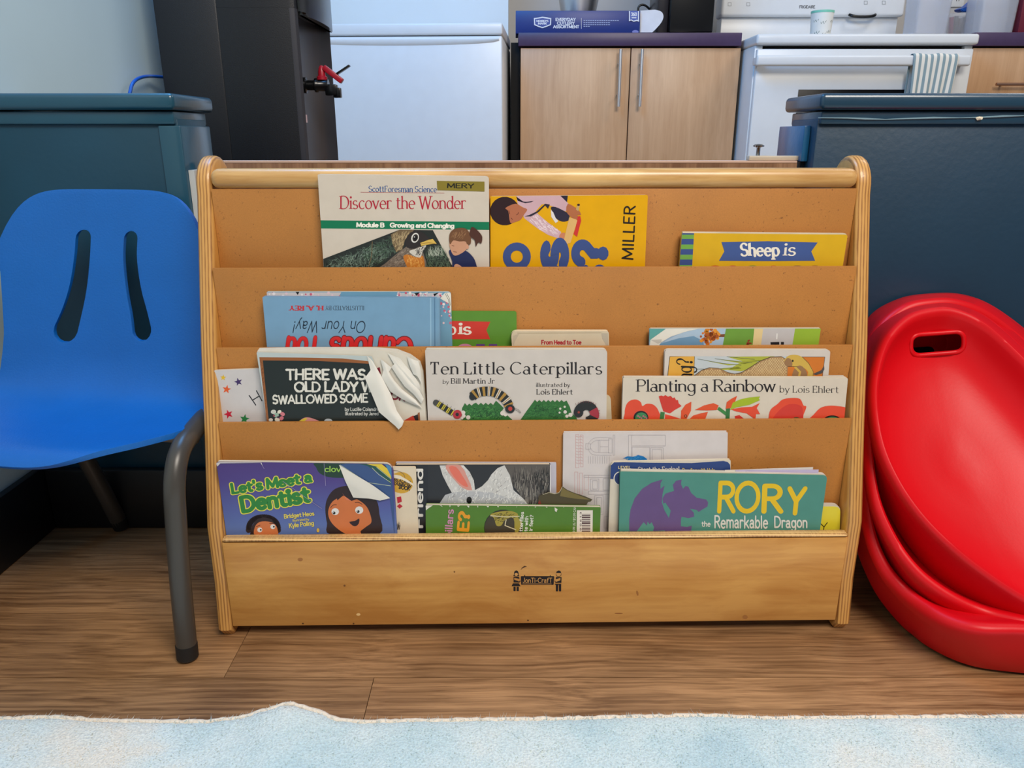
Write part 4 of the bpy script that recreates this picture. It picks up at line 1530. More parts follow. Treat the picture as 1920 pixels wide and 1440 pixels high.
# backguard
bz0, bz1 = on_y(1530, 34, OD + .5).z, on_y(1530, -60, OD + .5).z
bgx0, bgx1 = ox0 - .004, min(ox1 + .004, on_y(1697, 20, OD + .5).x)
box('backguard_base', bgx0 + .01, bgx1 - .01, OD + .53, OD + .60, zt + .0005, bz0 + .006, m_white, ov, bev=.003)
bgd = box('backguard', bgx0, bgx1, OD + .5, OD + .60, bz0 + .0065, bz1 + .05, m_white, ov, bev=.012, seg=4)
P = fpage(OD + .5, bgd)
P.part('maker_lettering')
P.text('FRIGIDAIRE', 1499, 15.5, 5, (90, 92, 96), fit=29, thick=.2)
P.part('control_symbols')
G_ = (150, 152, 156)
for x in (1368, 1403):
    P.part('control_symbol' + ' ' * (x % 97))
    P.lines([[(x - 3, 5), (x + 3, 5), (x + 3, 11), (x - 3, 11), (x - 3, 5)]], .7, G_)
for x in (1623, 1657):
    P.part('control_symbol' + ' ' * (x % 97))
    P.lines([[(x - 3, 2), (x + 3, 2), (x + 3, 8), (x - 3, 8), (x - 3, 2)]], .7, G_)
P.done()
# black grip on the backguard foot
q0, q1 = on_y(1594, 27, OD + .49), on_y(1643, 27, OD + .49)
tube('black_grip', [(q0.x, OD + .498, q0.z), (q0.x + .008, OD + .487, q0.z - .006), (q0.x + .03, OD + .485, q0.z - .009), (q1.x - .03, OD + .485, q0.z - .009), (q1.x - .008, OD + .487, q0.z - .005), (q1.x, OD + .498, q0.z)], .0055, m_black_g, ov, seg=10, smooth_path=2)

# striped towel folded over the handle
tw = thing('dish_towel', (on_y(1752, 140, OD - .06).x, OD - .06, hz - .12), 'white and grey-blue striped towel hung over the cooker handle', 'towel')
m_tw = bpy.data.materials.new('striped_cotton')
m_tw.use_nodes = True
nt = m_tw.node_tree
p_ = nt.nodes['Principled BSDF']
at = nt.nodes.new('ShaderNodeAttribute'); at.attribute_name = 'stripe'
mu = nt.nodes.new('ShaderNodeMath'); mu.operation = 'SINE'
nt.links.new(at.outputs['Fac'], mu.inputs[0])
mr = nt.nodes.new('ShaderNodeMapRange'); mr.inputs[1].default_value = -.1; mr.inputs[2].default_value = .25
nt.links.new(mu.outputs[0], mr.inputs[0])
mx = nt.nodes.new('ShaderNodeMix'); mx.data_type = 'RGBA'
mx.inputs[6].default_value = lin((236, 232, 222)); mx.inputs[7].default_value = lin((138, 160, 168))
nt.links.new(mr.outputs[0], mx.inputs[0]); nt.links.new(mx.outputs[2], p_.inputs['Base Color'])
p_.inputs['Roughness'].default_value = .9
tx0, tx1 = on_y(1713, 110, OD - .065).x, on_y(1797, 110, OD - .065).x
nu, path = 42, []
back = [(-.030, hz - .20), (-.033, hz - .10), (-.0355, hz - .02), (-.037, hz + .012), (-.044, hz + .0195), (-.052, hz + .0205), (-.060, hz + .018), (-.0655, hz + .008), (-.067, hz - .03), (-.067, hz - .08), (-.066, hz - .14), (-.065, hz - .22)]
path = crom(back, 4, False)
vs, fs, at_v = [], [], []
for j, (yy, zz) in enumerate(path):
    fall = max(0, min(1, (hz - zz) / .18))
    for i in range(nu + 1):
        t = i / nu
        xx = tx0 + (tx1 - tx0) * (t * (1 - .12 * fall) + .02 * fall)
        sg = -1 if j > len(path) * .45 else .3
        vs.append((xx, OD + yy + sg * .0045 * fall * (1 + math.sin(t * 21 + .6 * fall)), zz + .002 * math.sin(t * 13)))
        at_v.append(t * 2 * math.pi * 7.5 + .8)
for j in range(len(path) - 1):
    for i in range(nu):
        a = j * (nu + 1) + i
        fs.append((a, a + 1, a + nu + 2, a + nu + 1))
o = obj('towel_cloth', vs, fs, m_tw, tw, smooth=True)
o.data.attributes.new('stripe', 'FLOAT', 'POINT').data.foreach_set('value', at_v)
sm = o.modifiers.new('thick', 'SOLIDIFY'); sm.thickness = .0016; sm.offset = 0

# ------------------------------------------------------------------ things on the cooker and worktops
def shift_z(o, z):
    return o


md_ = OD + .20
cp = on_y(1538, 62, md_)
zc = zt + .0005
top_r = abs(on_y(1559, 25, md_).x - on_y(1517, 25, md_).x) / 2
cup_h = on_y(1538, 21, md_).z - zc
cu = thing('travel_cup', (cp.x, md_, zc), 'white paper cup with a mint green rim and plant sprigs on the cooker', 'cup')
cb_ = lathe('cup_body', [(top_r * .82, 0), (top_r * .84, .003), (top_r * .98, cup_h - .008), (top_r * .93, cup_h - .008), (top_r * .78, .006)], (cp.x, md_, zc), mat('cup_white', (228, 228, 224), .4), cu, 36)
lathe('cup_rim', [(top_r * .985, cup_h - .0075), (top_r * 1.0, cup_h - .004), (top_r * 1.0, cup_h), (top_r * .93, cup_h), (top_r * .93, cup_h - .0075)], (cp.x, md_, zc), mat('mint_green', (128, 204, 182), .4), cu, 36)
spr = []
for k, (a, h) in enumerate(((-100, .55), (-60, .25), (-130, .22), (-95, .15), (-45, .6), (-140, .62))):
    for j in range(4):
        aa = R(a + (j - 1.5) * 7)
        rr = top_r * (.84 + .14 * h) + .0006
        z0 = zc + cup_h * h + (j % 2) * .004
        c0 = Vector((cp.x + rr * math.cos(aa), md_ + rr * math.sin(aa), z0))
        tdir = Vector((-math.sin(aa), math.cos(aa), 0))
        spr.append([c0 - tdir * .0012, c0 + Vector((0, 0, -.0015)), c0 + tdir * .0012, c0 + Vector((0, 0, .006)) + tdir * (.003 if j % 2 else -.003)])
vs, fs = [], []
for s_ in spr:
    fs.append(tuple(range(len(vs), len(vs) + 4))); vs += s_
obj('printed_sprigs', vs, fs, mat('sprig_green', (70, 96, 84), .5), cu)['kind'] = 'stuff'

# cutlery carton
BD = KD + .02
bx = thing('cutlery_box', (on_y(1083, 40, BD).x, BD + .06, zc_t), 'long blue cutlery carton with white lettering and open white end', 'box')
m_blue = mat('carton_blue', (24, 50, 124), .4, var=.06, scale=12)
b0, b1 = on_y(967, 40, BD), on_y(1200, 40, BD)
ztop = on_y(1083, 20, BD).z
body = box('carton', b0.x, b1.x, BD, BD + .13, zc_t + .0005, ztop, m_blue, bx, bev=.0015)
P = fpage(BD, body)
W = (225, 228, 238)
P.part('lettering')
P.text('EVERYDAY', 1042, 39, 5, W, fit=37, thick=.24)
P.text('CUTLERY', 1045, 46, 5, W, fit=32, thick=.24)
P.text('ASSORTMENT', 1037.5, 52.6, 5, W, fit=48, thick=.24)
P.lines([[(1090, 34), (1090, 54)]], .6, W)
for k, (w_, yy) in enumerate(((71, 38.6), (54, 42.6), (51, 46.4), (13, 49.6))):
    P.lines([[(1094 + i * 4.2, yy), (1094 + i * 4.2 + 3.2, yy)] for i in range(int(w_ / 4.2))], 1.5, (150, 164, 205))
P.part('badge')
P.add([[(1001, 34), (1009, 33), (1017, 31.5), (1025, 32.5), (1033.5, 34), (1033, 47), (1026, 50), (1017, 53), (1008, 50), (1001.5, 47)]], W)
P.add([[(1003, 36), (1010, 35), (1017, 33.8), (1024, 35), (1031.5, 36), (1031, 45.5), (1024, 48.5), (1017, 50.8), (1010, 48.5), (1003.5, 45.5)]], (34, 66, 150))
P.text("MEMBER'S", 1006, 41.2, 3.2, W, fit=22, thick=.24)
P.text('MARK', 1009, 46, 3.4, W, fit=16, thick=.24)
P.part('count_label')
P.add([[(1179, 21), (1198, 21), (1198, 41), (1194, 39.5), (1188, 41), (1183, 38.5), (1179, 40)]], W)
P.add([[(1181, 21), (1196, 21), (1196, 38), (1194, 37), (1188, 39), (1183, 36.5), (1181, 38)]], (52, 84, 170))
P.text('360', 1183.5, 30, 6, W, fit=10, thick=.25)
P.lines([[(1184, 33.5), (1193, 33.5)]], 2, W)
P.part('seal').oval(1191, 60, 6, 3.5, (110, 120, 190))
P.done()
fl = [(1200.5, 20), (1228, 18), (1240, 22), (1244, 31), (1240, 42), (1230, 54), (1223, 60.5), (1200.5, 60.5)]
pts = [on_y(x, y, BD + .012) for x, y in crom(fl[1:7], 4, False)] 
pts = [on_y(fl[0][0], fl[0][1], BD + .012)] + pts + [on_y(fl[7][0], fl[7][1], BD + .012)]
bm = bmesh.new()
A = [bm.verts.new(v) for v in pts]; B = [bm.verts.new(v + Vector((0, .0025, 0))) for v in pts]
bm.faces.new(A); bm.faces.new(B[::-1])
for i in range(len(A)):
    bm.faces.new((A[i], B[i], B[(i + 1) % len(A)], A[(i + 1) % len(A)]))
bmesh.ops.recalc_face_normals(bm, faces=bm.faces)
bm_obj('end_flap', bm, mat('carton_white', (224, 226, 234), .5), bx)

# steel bowl behind the carton
sb = on_y(1084, 40, KD + .33)
rt = abs(on_y(1121, 0, KD + .33).x - on_y(1047, 0, KD + .33).x) / 2
o = lathe('mixing_bowl', [(rt * .45, 0), (rt * .5, .004), (rt * .8, .075), (rt * 1.0, .15), (rt * 1.08, .24), (rt * 1.1, .25), (rt * 1.05, .25), (rt * .95, .15), (rt * .7, .07), (rt * .4, .01)], (sb.x, KD + .33, zc_t + .0005), m_steel, None, 36)
tag(o, 'stainless steel mixing bowl behind the blue carton', 'bowl')

# black appliance on the worktop
AD = KD + .10
a0, a1 = on_y(1240, 40, AD), on_y(1338, 40, AD)
ap = thing('coffee_maker', ((a0.x + a1.x) / 2, AD + .1, zc_t), 'black countertop machine beside the cooker backguard', 'appliance')
box('housing', a0.x + .028, a1.x, AD, AD + .24, zc_t + .012, zc_t + .42, m_black_g, ap, bev=.006, seg=3)
box('side_column', a0.x - .012, a0.x + .0275, AD + .02, AD + .2, zc_t + .012, zc_t + .42, mat('dark_bronze_plastic', (44, 40, 42), .3), ap, bev=.004)
box('base_plate', a0.x - .016, a1.x + .002, AD - .01, AD + .25, zc_t + .0005, zc_t + .0115, m_black_g, ap, bev=.004)
cd = [on_y(1196, 18, KD + .3), on_y(1198, 11, KD + .3), on_y(1206, 8, KD + .3), on_y(1216, 14, KD + .3), on_y(1226, 30, KD + .3)]
tube('power_cord', [cd[0] - Vector((0, 0, .10))] + cd, .004, m_black_g, ap, seg=8, smooth_path=2)

# clear tubs and jug on the right worktop
m_clear = mat('frosted_clear_plastic', (222, 226, 236), .25, var=.02, trans=.55, alpha=.55)


def tub(name, x0, x1, y0, d, label, cat, taper=.93, mt=None, hh=None, grp=None):
    a_, b_ = on_y(x0, 40, d).x, on_y(x1, 40, d).x
    zb_ = zc_t + .0015
    h_ = hh or (on_y(x0, y0, d).z - zb_)
    cx = (a_ + b_) / 2; w_ = (b_ - a_) / 2
    bm = bmesh.new()
    rings = []
    for f, z in ((taper, 0), (1, h_), (.965, h_), (taper * .965, .004)):
        ring = []
        for (u, v) in round_poly([(-1, -1), (1, -1), (1, 1), (-1, 1)], .25, 4):
            ring.append(bm.verts.new((cx + u * w_ * f, d + w_ * .9 + v * w_ * .9 * f, zb_ + z)))
        rings.append(ring)
    n = len(rings[0])
    for r_ in range(3):
        for i in range(n):
            bm.faces.new((rings[r_][i], rings[r_][(i + 1) % n], rings[r_ + 1][(i + 1) % n], rings[r_ + 1][i]))
    bm.faces.new(rings[0][::-1]); bm.faces.new(rings[3])
    bmesh.ops.recalc_face_normals(bm, faces=bm.faces)
    o = bm_obj(name, bm, mt or m_clear, None, smooth=True, sharp=40)
    return tag(o, label, cat, grp)


tub('storage_tub', 1718, 1783, -30, KD + .05, 'tall clear plastic tub just right of the cooker', 'tub')
tub('storage_tub', 1838, 1908, -30, KD + .02, 'tall clear plastic tub beside the maroon box', 'tub')
mb = on_y(1912, 40, KD + .02)
o = box('maroon_box', mb.x, mb.x + .09, KD + .02, KD + .10, zc_t + .0015, zc_t + .22, mat('maroon_card', (110, 24, 48), .5), None, bev=.002)
tag(o, 'maroon box cut off by the right edge of the photo', 'box')
jd = KD + .13
jx0, jx1 = on_y(1782, 40, jd).x, on_y(1834, 40, jd).x
jug = thing('utensil_jar', ((jx0 + jx1) / 2, jd + .05, zc_t), 'clear jar of utensils under a blue scoop between the two tubs', 'jar')
cxj, rj = (jx0 + jx1) / 2, (jx1 - jx0) / 2
hj = on_y(1800, 24, jd).z - zc_t
lathe('jar_glass', [(rj * .9, 0), (rj * .95, .004), (rj, hj), (rj * .95, hj), (rj * .88, .006)], (cxj, jd + .05, zc_t + .0015), m_clear, jug, 30)
for dx, dz, cc in ((-.5, .9, (150, 60, 90)), (-.1, .95, (40, 40, 44)), (.25, .85, (90, 74, 70)), (.55, .9, (52, 50, 54))):
    tube('utensil', [(cxj + rj * dx * .6, jd + .05, zc_t + .009), (cxj + rj * dx, jd + .05 + .01 * dx, zc_t + hj * dz)], rj * .16, mat('utensil_%d' % (cc[0]), cc, .4), jug, seg=10)
sc_ = [on_y(x, y, jd) for x, y in ((1806, 16), (1822, 10), (1836, -2), (1838, 14), (1834, 20), (1812, 21))]
bm = bmesh.new()
A = [bm.verts.new(v + Vector((0, .02, 0))) for v in sc_]; B = [bm.verts.new(v + Vector((0, .07, .004))) for v in sc_]
bm.faces.new(A); bm.faces.new(B[::-1])
for i in range(len(A)):
    bm.faces.new((A[i], B[i], B[(i + 1) % len(A)], A[(i + 1) % len(A)]))
bmesh.ops.recalc_face_normals(bm, faces=bm.faces)
bmesh.ops.bevel(bm, geom=bm.edges, offset=.003, segments=2, affect='EDGES')
bm_obj('blue_scoop', bm, mat('scoop_blue', (22, 86, 180), .35), jug, smooth=True, sharp=50)
# wall socket behind
sk = thing('wall_socket', on_y(1800, 6, 3.615), 'white double wall socket above the right worktop', 'socket')
a = on_y(1786, -20, 3.615); b = on_y(1806, 13, 3.615)
pl_ = box('face_plate', a.x, b.x, 3.613, 3.6195, b.z, a.z, m_white2, sk, bev=.001)
for zz in (b.z + .022, b.z + .06):
    for dx in (-.005, .005):
        c_ = (a.x + b.x) / 2 + dx
        box('slot', c_ - .0012, c_ + .0012, 3.6121, 3.6129, zz, zz + .009, m_gap, pl_)

# ================================================================== BOOKS
PAPER = (222, 214, 202)
m_paper = mat('book_paper', (216, 208, 194), .7, var=.05, scale=40)
m_paper_edge = mat('book_page_edges', (206, 194, 174), .8, var=.14, scale=900, stretch=(.02, 1, .02))
GRP = 'picture books in the rack'
ZB = [0.3085, 0.2335, 0.1485, 0.0385]


def slab(name, outline, y0, y1, m, parent, bev=0.0):
    bm = bmesh.new()
    A = [bm.verts.new(S(u, y0, v)) for u, v in outline]
    B = [bm.verts.new(S(u, y1, v)) for u, v in outline]
    bm.faces.new(A); bm.faces.new(B[::-1])
    n = len(A)
    for i in range(n):
        bm.faces.new((A[i], B[i], B[(i + 1) % n], A[(i + 1) % n]))
    bmesh.ops.recalc_face_normals(bm, faces=bm.faces)
    return bm_obj(name, bm, m, parent)


def grow(outline, d):
    """move a convex CCW outline in by d (approx.)"""
    cx = sum(p[0] for p in outline) / len(outline); cy = sum(p[1] for p in outline) / len(outline)
    hx = (max(p[0] for p in outline) - min(p[0] for p in outline)) / 2
    hy = (max(p[1] for p in outline) - min(p[1] for p in outline)) / 2
    return [(cx + (p[0] - cx) * (hx - d) / hx, cy + (p[1] - cy) * (hy - d) / hy) for p in outline]


class Book:
    def __init__(self, name, label, y, t, quad, zb, cover, rad=.002, cat='book', ct=.0005, pages=True, back=True, inset=.0008, rise=0.0, m_pages=None, back_mat=None):
        self.y = y
        pg = Page(S(0, y, 0), -SY, SX, None)
        TL, TR, BR, BL = [pg.uv(*p) for p in quad]
        ext = lambda a, b: (a[0] + (b[0] - a[0]) * (a[1] - zb) / (a[1] - b[1]), zb)
        # never flare or pinch more than the photo shows over the hidden lower part
        l0, r0_ = ext(TL, BL), ext(TR, BR)
        self.quad = [l0, r0_, TR, TL]
        self.out = round_poly(self.quad, [0.001, 0.001, rad if not isinstance(rad, tuple) else rad[1], rad if not isinstance(rad, tuple) else rad[0]], 4)
        self.zb, self.t = zb, t
        uc = (l0[0] + r0_[0]) / 2
        self.root = thing(name, S(uc, y + t / 2, zb), label, cat, GRP)
        m = cover if isinstance(cover, bpy.types.Material) else ink(cover, .34)
        self.cover_mat = m
        self.cover = slab('front_cover', self.out, y, y + ct, m, self.root)
        if pages:
            po = grow(self.out, inset)
            if rise:
                po = [(p[0], p[1] + rise * max(0, (p[1] - zb)) / (TL[1] - zb)) for p in po]
            slab('page_block', po, y + ct + .0001, y + t - ct - .0001, m_pages or m_paper_edge, self.root)
        if back:
            slab('back_cover', self.out, y + t - ct, y + t, back_mat or m, self.root)
        self.P = Page(S(0, y, 0), -SY, SX, self.cover, clip=self.out)

    def done(self):
        self.P.done()


def conv(x0, y0, k):
    return lambda x, y: (x0 + x / k, y0 + y / k)


def cpts(c, lst):
    return [c(*p) for p in lst]


# ---------------------------------------------------------------- tier 1
c = conv(580, 310, 5.3333)
b = Book('science_textbook', 'white science textbook with red title, green band and a robin photo', .0945, .0088, [(595.5, 327), (916.5, 331), (917.5, 504), (607, 504)], ZB[0], (208, 196, 182), rad=(.001, .0035), rise=.001)
P = b.P
P.part('cover_band').poly([(596, 413), (918, 416.2), (918, 431), (597, 428.3)], (0, 116, 78))
P.part('lettering')
P.text('ScottForesman Science', 691.5, 359.6, 11, (30, 78, 140), fit=127, thick=.16, thin=.07, serif=.05, rot=-.3)
P.lines([[(676, 360.2), (833, 362)]], .7, (170, 60, 70))
P.text('Discover the Wonder', 638.5, 391.6, 24, (176, 24, 52), fit=235, thick=.13, thin=.05, serif=.10, rnd=False, space=.13)
P.text('Module B', 669, 425.3, 7.6, (240, 236, 224), fit=51, thick=.27, rot=-.5)
P.text('Growing and Changing', 732, 425.8, 7.6, (240, 236, 224), fit=119, thick=.27, rot=-.6)
P.part('name_tag').poly(cpts(c, [(1275, 155), (1752, 163), (1752, 262), (1280, 248)]), (134, 118, 40))
P.text('MERY', 839, 352, 8.2, (26, 24, 18), fit=49, thick=.17, rot=-1)
P.part('robin_photo')
ph = cpts(c, [(140, 935), (905, 643), (1235, 648), (1450, 1045), (1450, 1090), (150, 1090)])
P.poly(ph, (34, 40, 38))
P.hatch(cpts(c, [(150, 940), (840, 680), (900, 860), (500, 1080), (150, 1080)]), 240, 16, 120, 60, 1.0, (84, 104, 92), 3)
P.hatch(cpts(c, [(150, 980), (640, 780), (880, 870), (520, 1080), (150, 1080)]), 200, 12, 60, 50, .9, (128, 148, 134), 4)
P.hatch(cpts(c, [(500, 850), (860, 700), (900, 860), (600, 1060)]), 120, 14, 30, 40, .9, (58, 82, 62), 6)
P.line(cpts(c, [(630, 760), (625, 900), (580, 1060)]), 1.4, (110, 92, 66))
P.poly(cpts(c, [(815, 690), (900, 645), (1050, 645), (960, 740), (930, 840), (870, 870), (830, 780)]), (112, 92, 66))
P.hatch(cpts(c, [(815, 690), (900, 645), (1050, 645), (960, 740), (930, 840), (870, 870), (830, 780)]), 90, 9, 70, 25, 1.4, (176, 154, 116), 8)
P.poly(cpts(c, [(640, 1090), (760, 980), (880, 880), (960, 820), (1010, 790), (1120, 830), (1140, 1090)]), (118, 104, 92), 4)
P.hatch(cpts(c, [(660, 1085), (880, 890), (1000, 810), (1120, 840), (1130, 1085)]), 260, 7, 215, 30, .9, (160, 146, 130), 9)
P.hatch(cpts(c, [(660, 1085), (880, 890), (1000, 810), (1120, 840), (1130, 1085)]), 140, 6, 215, 30, .9, (72, 62, 56), 10)
P.poly(cpts(c, [(940, 915), (985, 890), (1070, 920), (1140, 910), (1145, 1090), (1000, 1090), (975, 1010)]), (196, 118, 40), 3)
P.hatch(cpts(c, [(940, 915), (985, 890), (1140, 910), (1145, 1085), (1000, 1085)]), 70, 8, 260, 25, 1.1, (226, 168, 84), 12)
P.poly(cpts(c, [(960, 790), (985, 700), (1050, 655), (1130, 670), (1200, 730), (1215, 770), (1120, 800), (1060, 830), (1000, 830)]), (44, 38, 38), 4)
P.poly(cpts(c, [(1060, 835), (1130, 810), (1170, 800), (1130, 870), (1110, 920), (1050, 905), (1000, 860)]), (206, 200, 190), 3)
P.hatch(cpts(c, [(1060, 835), (1130, 810), (1170, 800), (1130, 870), (1110, 920), (1050, 905)]), 30, 8, 240, 20, 1.1, (66, 60, 56), 14)
P.oval(*c(1058, 724), 7, 9.5, (222, 220, 214), 20)
P.oval(*c(1060, 724), 5, 7, (50, 42, 40), 20)
P.oval(*c(1062, 724), 3.6, 4.2, (10, 10, 12))
P.oval(*c(1052, 715), 1, 1, (240, 240, 240))
P.poly(cpts(c, [(1110, 775), (1190, 745), (1235, 735), (1275, 785), (1235, 785), (1160, 795), (1120, 805)]), (214, 178, 84))
P.line(cpts(c, [(1115, 785), (1190, 772), (1265, 784)]), .9, (130, 88, 40))
P.hatch(cpts(c, [(1160, 810), (1340, 790), (1430, 1000), (1430, 1085), (1150, 1085)]), 200, 13, 120, 60, .9, (92, 112, 92), 16)
P.hatch(cpts(c, [(1160, 810), (1330, 780), (1380, 900), (1200, 920)]), 60, 14, 95, 40, .9, (168, 176, 160), 17)
P.part('girl_photo')
P.poly(cpts(c, [(1395, 860), (1440, 840), (1560, 850), (1640, 920), (1672, 1000), (1685, 1090), (1450, 1090), (1430, 960)]), (28, 38, 82), 3)
P.poly(cpts(c, [(1400, 780), (1440, 730), (1560, 730), (1590, 800), (1560, 850), (1500, 890), (1450, 900), (1420, 860)]), (202, 148, 118), 3)
P.poly(cpts(c, [(1398, 740), (1410, 670), (1470, 630), (1560, 630), (1610, 690), (1615, 780), (1580, 790), (1560, 760), (1500, 760), (1440, 750), (1410, 790)]), (112, 74, 48), 3)
P.poly(cpts(c, [(1600, 690), (1620, 620), (1660, 630), (1710, 680), (1730, 720), (1720, 780), (1690, 770), (1665, 810), (1655, 750), (1620, 720)]), (78, 44, 34), 3)
P.hatch(cpts(c, [(1410, 740), (1420, 670), (1560, 640), (1600, 700), (1560, 750)]), 30, 10, 250, 25, .9, (160, 118, 82), 19)
P.lines([cpts(c, [(1425, 800), (1450, 806)]), cpts(c, [(1440, 860), (1475, 868)])], .9, (110, 60, 44))
P.oval(*c(1580, 815), 3, 4, (206, 150, 122))
P.poly(cpts(c, [(1450, 1000), (1480, 985), (1530, 1020), (1520, 1060), (1460, 1050)]), (206, 150, 120), 3)
b.done()

c = conv(900, 350, 5.647)
b = Book('yellow_picture_book', 'bright yellow picture book with a child photo and large blue letters', .0985, .006, [(919.5, 368), (1215, 365.5), (1209, 504), (919.5, 504)], ZB[0], (226, 166, 0), rad=(.001, .0025), rise=.0008)
P = b.P
P.part('child_photo')
P.poly(cpts(c, [(385, 95), (860, 95), (945, 190), (910, 262), (800, 225), (700, 180), (650, 190), (590, 260), (620, 295), (720, 380), (860, 480), (840, 552), (720, 510), (620, 450), (540, 390), (470, 335), (455, 300), (490, 240), (400, 185)]), (206, 168, 178))
P.hatch(cpts(c, [(480, 330), (600, 290), (860, 480), (840, 545), (620, 445)]), 40, 14, 320, 25, 2, (232, 208, 214), 21)
P.poly(cpts(c, [(850, 95), (930, 95), (922, 165)]), (34, 30, 50))
P.poly(cpts(c, [(384, 105), (400, 150), (490, 160), (570, 150), (540, 165), (480, 175), (395, 140)]), (40, 34, 54))
P.poly(cpts(c, [(470, 315), (520, 300), (600, 262), (690, 180), (740, 190), (720, 235), (690, 200), (620, 270), (540, 315)]), (40, 34, 54))
P.poly(cpts(c, [(750, 220), (800, 215), (900, 262), (945, 300), (940, 355), (870, 370), (800, 330), (770, 270)]), (42, 36, 58), 3)
P.poly(cpts(c, [(750, 245), (775, 270), (800, 330), (830, 365), (800, 385), (755, 320)]), (222, 214, 214))
P.oval(*c(262, 258), 27.5, 26.8, (42, 18, 24))
P.poly(cpts(c, [(270, 225), (375, 180), (440, 215), (500, 240), (470, 290), (430, 350), (370, 375), (320, 380), (300, 260)]), (178, 106, 74), 3)
P.lines([cpts(c, [(305, 250), (315, 290)]), cpts(c, [(330, 330), (345, 350)]), cpts(c, [(385, 300), (405, 285), (408, 270)])], 1.1, (100, 44, 36))
P.poly(cpts(c, [(930, 180), (1000, 215), (1040, 240), (1070, 297), (1030, 300), (1045, 330), (1010, 350), (950, 310), (912, 255)]), (176, 104, 66), 2)
P.poly(cpts(c, [(1015, 240), (1030, 190), (1058, 195), (1040, 262)]), (196, 160, 100))
P.oval(*c(1043, 192), 2.6, 2.2, (60, 30, 30))
P.poly(cpts(c, [(1035, 315), (1062, 310), (1072, 360), (1050, 440), (1028, 532), (990, 500), (1015, 420)]), (206, 52, 44))
P.poly(cpts(c, [(945, 325), (1015, 345), (1030, 360), (958, 595), (905, 612), (885, 575)]), (222, 176, 110))
P.poly(cpts(c, [(848, 500), (900, 490), (888, 575), (930, 625), (912, 655), (890, 640), (865, 590), (840, 545)]), (204, 128, 92), 2)
P.part('lettering')
BLU = (58, 78, 136)
o0 = c(390, 740)
P.add([strip(arc(o0[0], o0[1], 18.8, 19, 0, 360), lambda d: 7.4)[i] for i in range(24)], BLU)
P.text('S', 1059.5, 497, 39, BLU, rot=90, thick=.40, fit=38)
P.text('?', 1134, 492, 55, BLU, rot=90, thick=.29, fit=34)
P.oval(*c(760, 900), 18, 14, BLU)
P.oval(*c(1265, 900), 13, 13.5, BLU); P.oval(*c(1120, 895), 7, 12, BLU)
P.text('MILLER', 1186.5, 486, 20, (24, 18, 16), rot=87.5, fit=99, thick=.13, space=.22)
b.done()

c = conv(1200, 400, 4.174)
b = Book('yellow_board_book', 'mustard yellow paperback with a blue ribbon banner and striped spine strip', .0955, .006, [(1279, 437), (1589.5, 440), (1580, 500), (1274, 500)], ZB[0], (216, 170, 30), rad=(.001, .003), rise=.0022)
P = b.P
P.part('spine_stripes')
for k, (y0, y1, col) in enumerate(((435, 440, BLU), (440, 448, (112, 164, 70)), (448, 458.5, BLU), (458.5, 467, (112, 164, 70)), (467, 477.5, BLU), (477.5, 486.5, (112, 164, 70)), (486.5, 497, BLU), (497, 506, (112, 164, 70)))):
    P.add([[(1270, y0), (1301.5 - (y0 - 436) * .06, y0), (1301.5 - (y1 - 436) * .06, y1), (1270, y1)]], col)
P.part('ribbon_banner').poly(cpts(c, [(637, 225), (1000, 218), (1390, 228), (1340, 298), (1370, 371), (1000, 374), (618, 371), (660, 297)]), (64, 88, 148))
P.part('lettering')
P.text('Sheep', 1389.5, 479.5, 23, (238, 230, 216), fit=71, thick=.24, thin=.13, serif=.07, slant=-.04)
P.text('is', 1470, 479, 23, (238, 230, 216), fit=20, thick=.15, thin=.09, serif=.08, slant=.1)
for x, w_, col in ((1341, 11, (180, 40, 40)), (1374, 9, (190, 60, 70)), (1411, 11, (60, 130, 60)), (1450, 8, (200, 90, 40)), (1495, 12, (90, 50, 60)), (1528, 11, (120, 40, 60))):
    P.oval(x, 501, w_, 3.2, col)
b.done()

# ---------------------------------------------------------------- tier 2
c = conv(480, 530, 5.053)
b = Book('blossom_picture_book', 'blue picture book with pink blossoms standing behind the pale blue hardback', .0766, .0026, [(500, 547), (845.5, 547), (848, 650), (505, 650)], ZB[1], (112, 158, 186), rad=(.001, .004), rise=.0012)
P = b.P
P.part('blossom_print')
rs = random.Random(21)
P.poly([(500, 548), (640, 548), (632, 562), (500, 562)], (206, 196, 196))
P.poly([(745, 549), (830, 549), (822, 562), (748, 560)], (196, 196, 200))
for col, n_ in (((226, 196, 204), 26), ((206, 96, 122), 20), ((236, 224, 224), 20)):
    ps = []
    for k in range(n_):
        x, y = rs.choice(((rs.uniform(504, 638), rs.uniform(549, 556)), (rs.uniform(822, 846), rs.uniform(560, 606)), (rs.uniform(745, 830), rs.uniform(549, 556))))
        ps.append(disc(x, y, rs.uniform(1, 3.2), 8))
    P.add(ps, col)
P.add([cpts(c, [(375, 85), (412, 85), (395, 118)]), cpts(c, [(1500, 100), (1550, 92), (1520, 125)]), cpts(c, [(1680, 105), (1730, 95), (1690, 130)])], (24, 24, 28))
P.add([cpts(c, [(1745, 150), (1790, 95), (1850, 90), (1850, 300), (1825, 195)])], (228, 222, 210))
P.lines([cpts(c, [(1790, 100), (1822, 160), (1835, 230)]), cpts(c, [(1805, 98), (1832, 150), (1842, 215)])], .8, (90, 84, 78))
b.done()
for o_ in b.cover.children:
    o_['kind'] = 'stuff'
b = Book('blue_hardback_book', 'pale blue hardback shelved upside down with red and black lettering', .0686, .0070, [(492, 556.5), (819, 558.5), (821.5, 650), (500.5, 650)], ZB[1], (118, 158, 190), rad=.0015, ct=.0018, inset=.003)
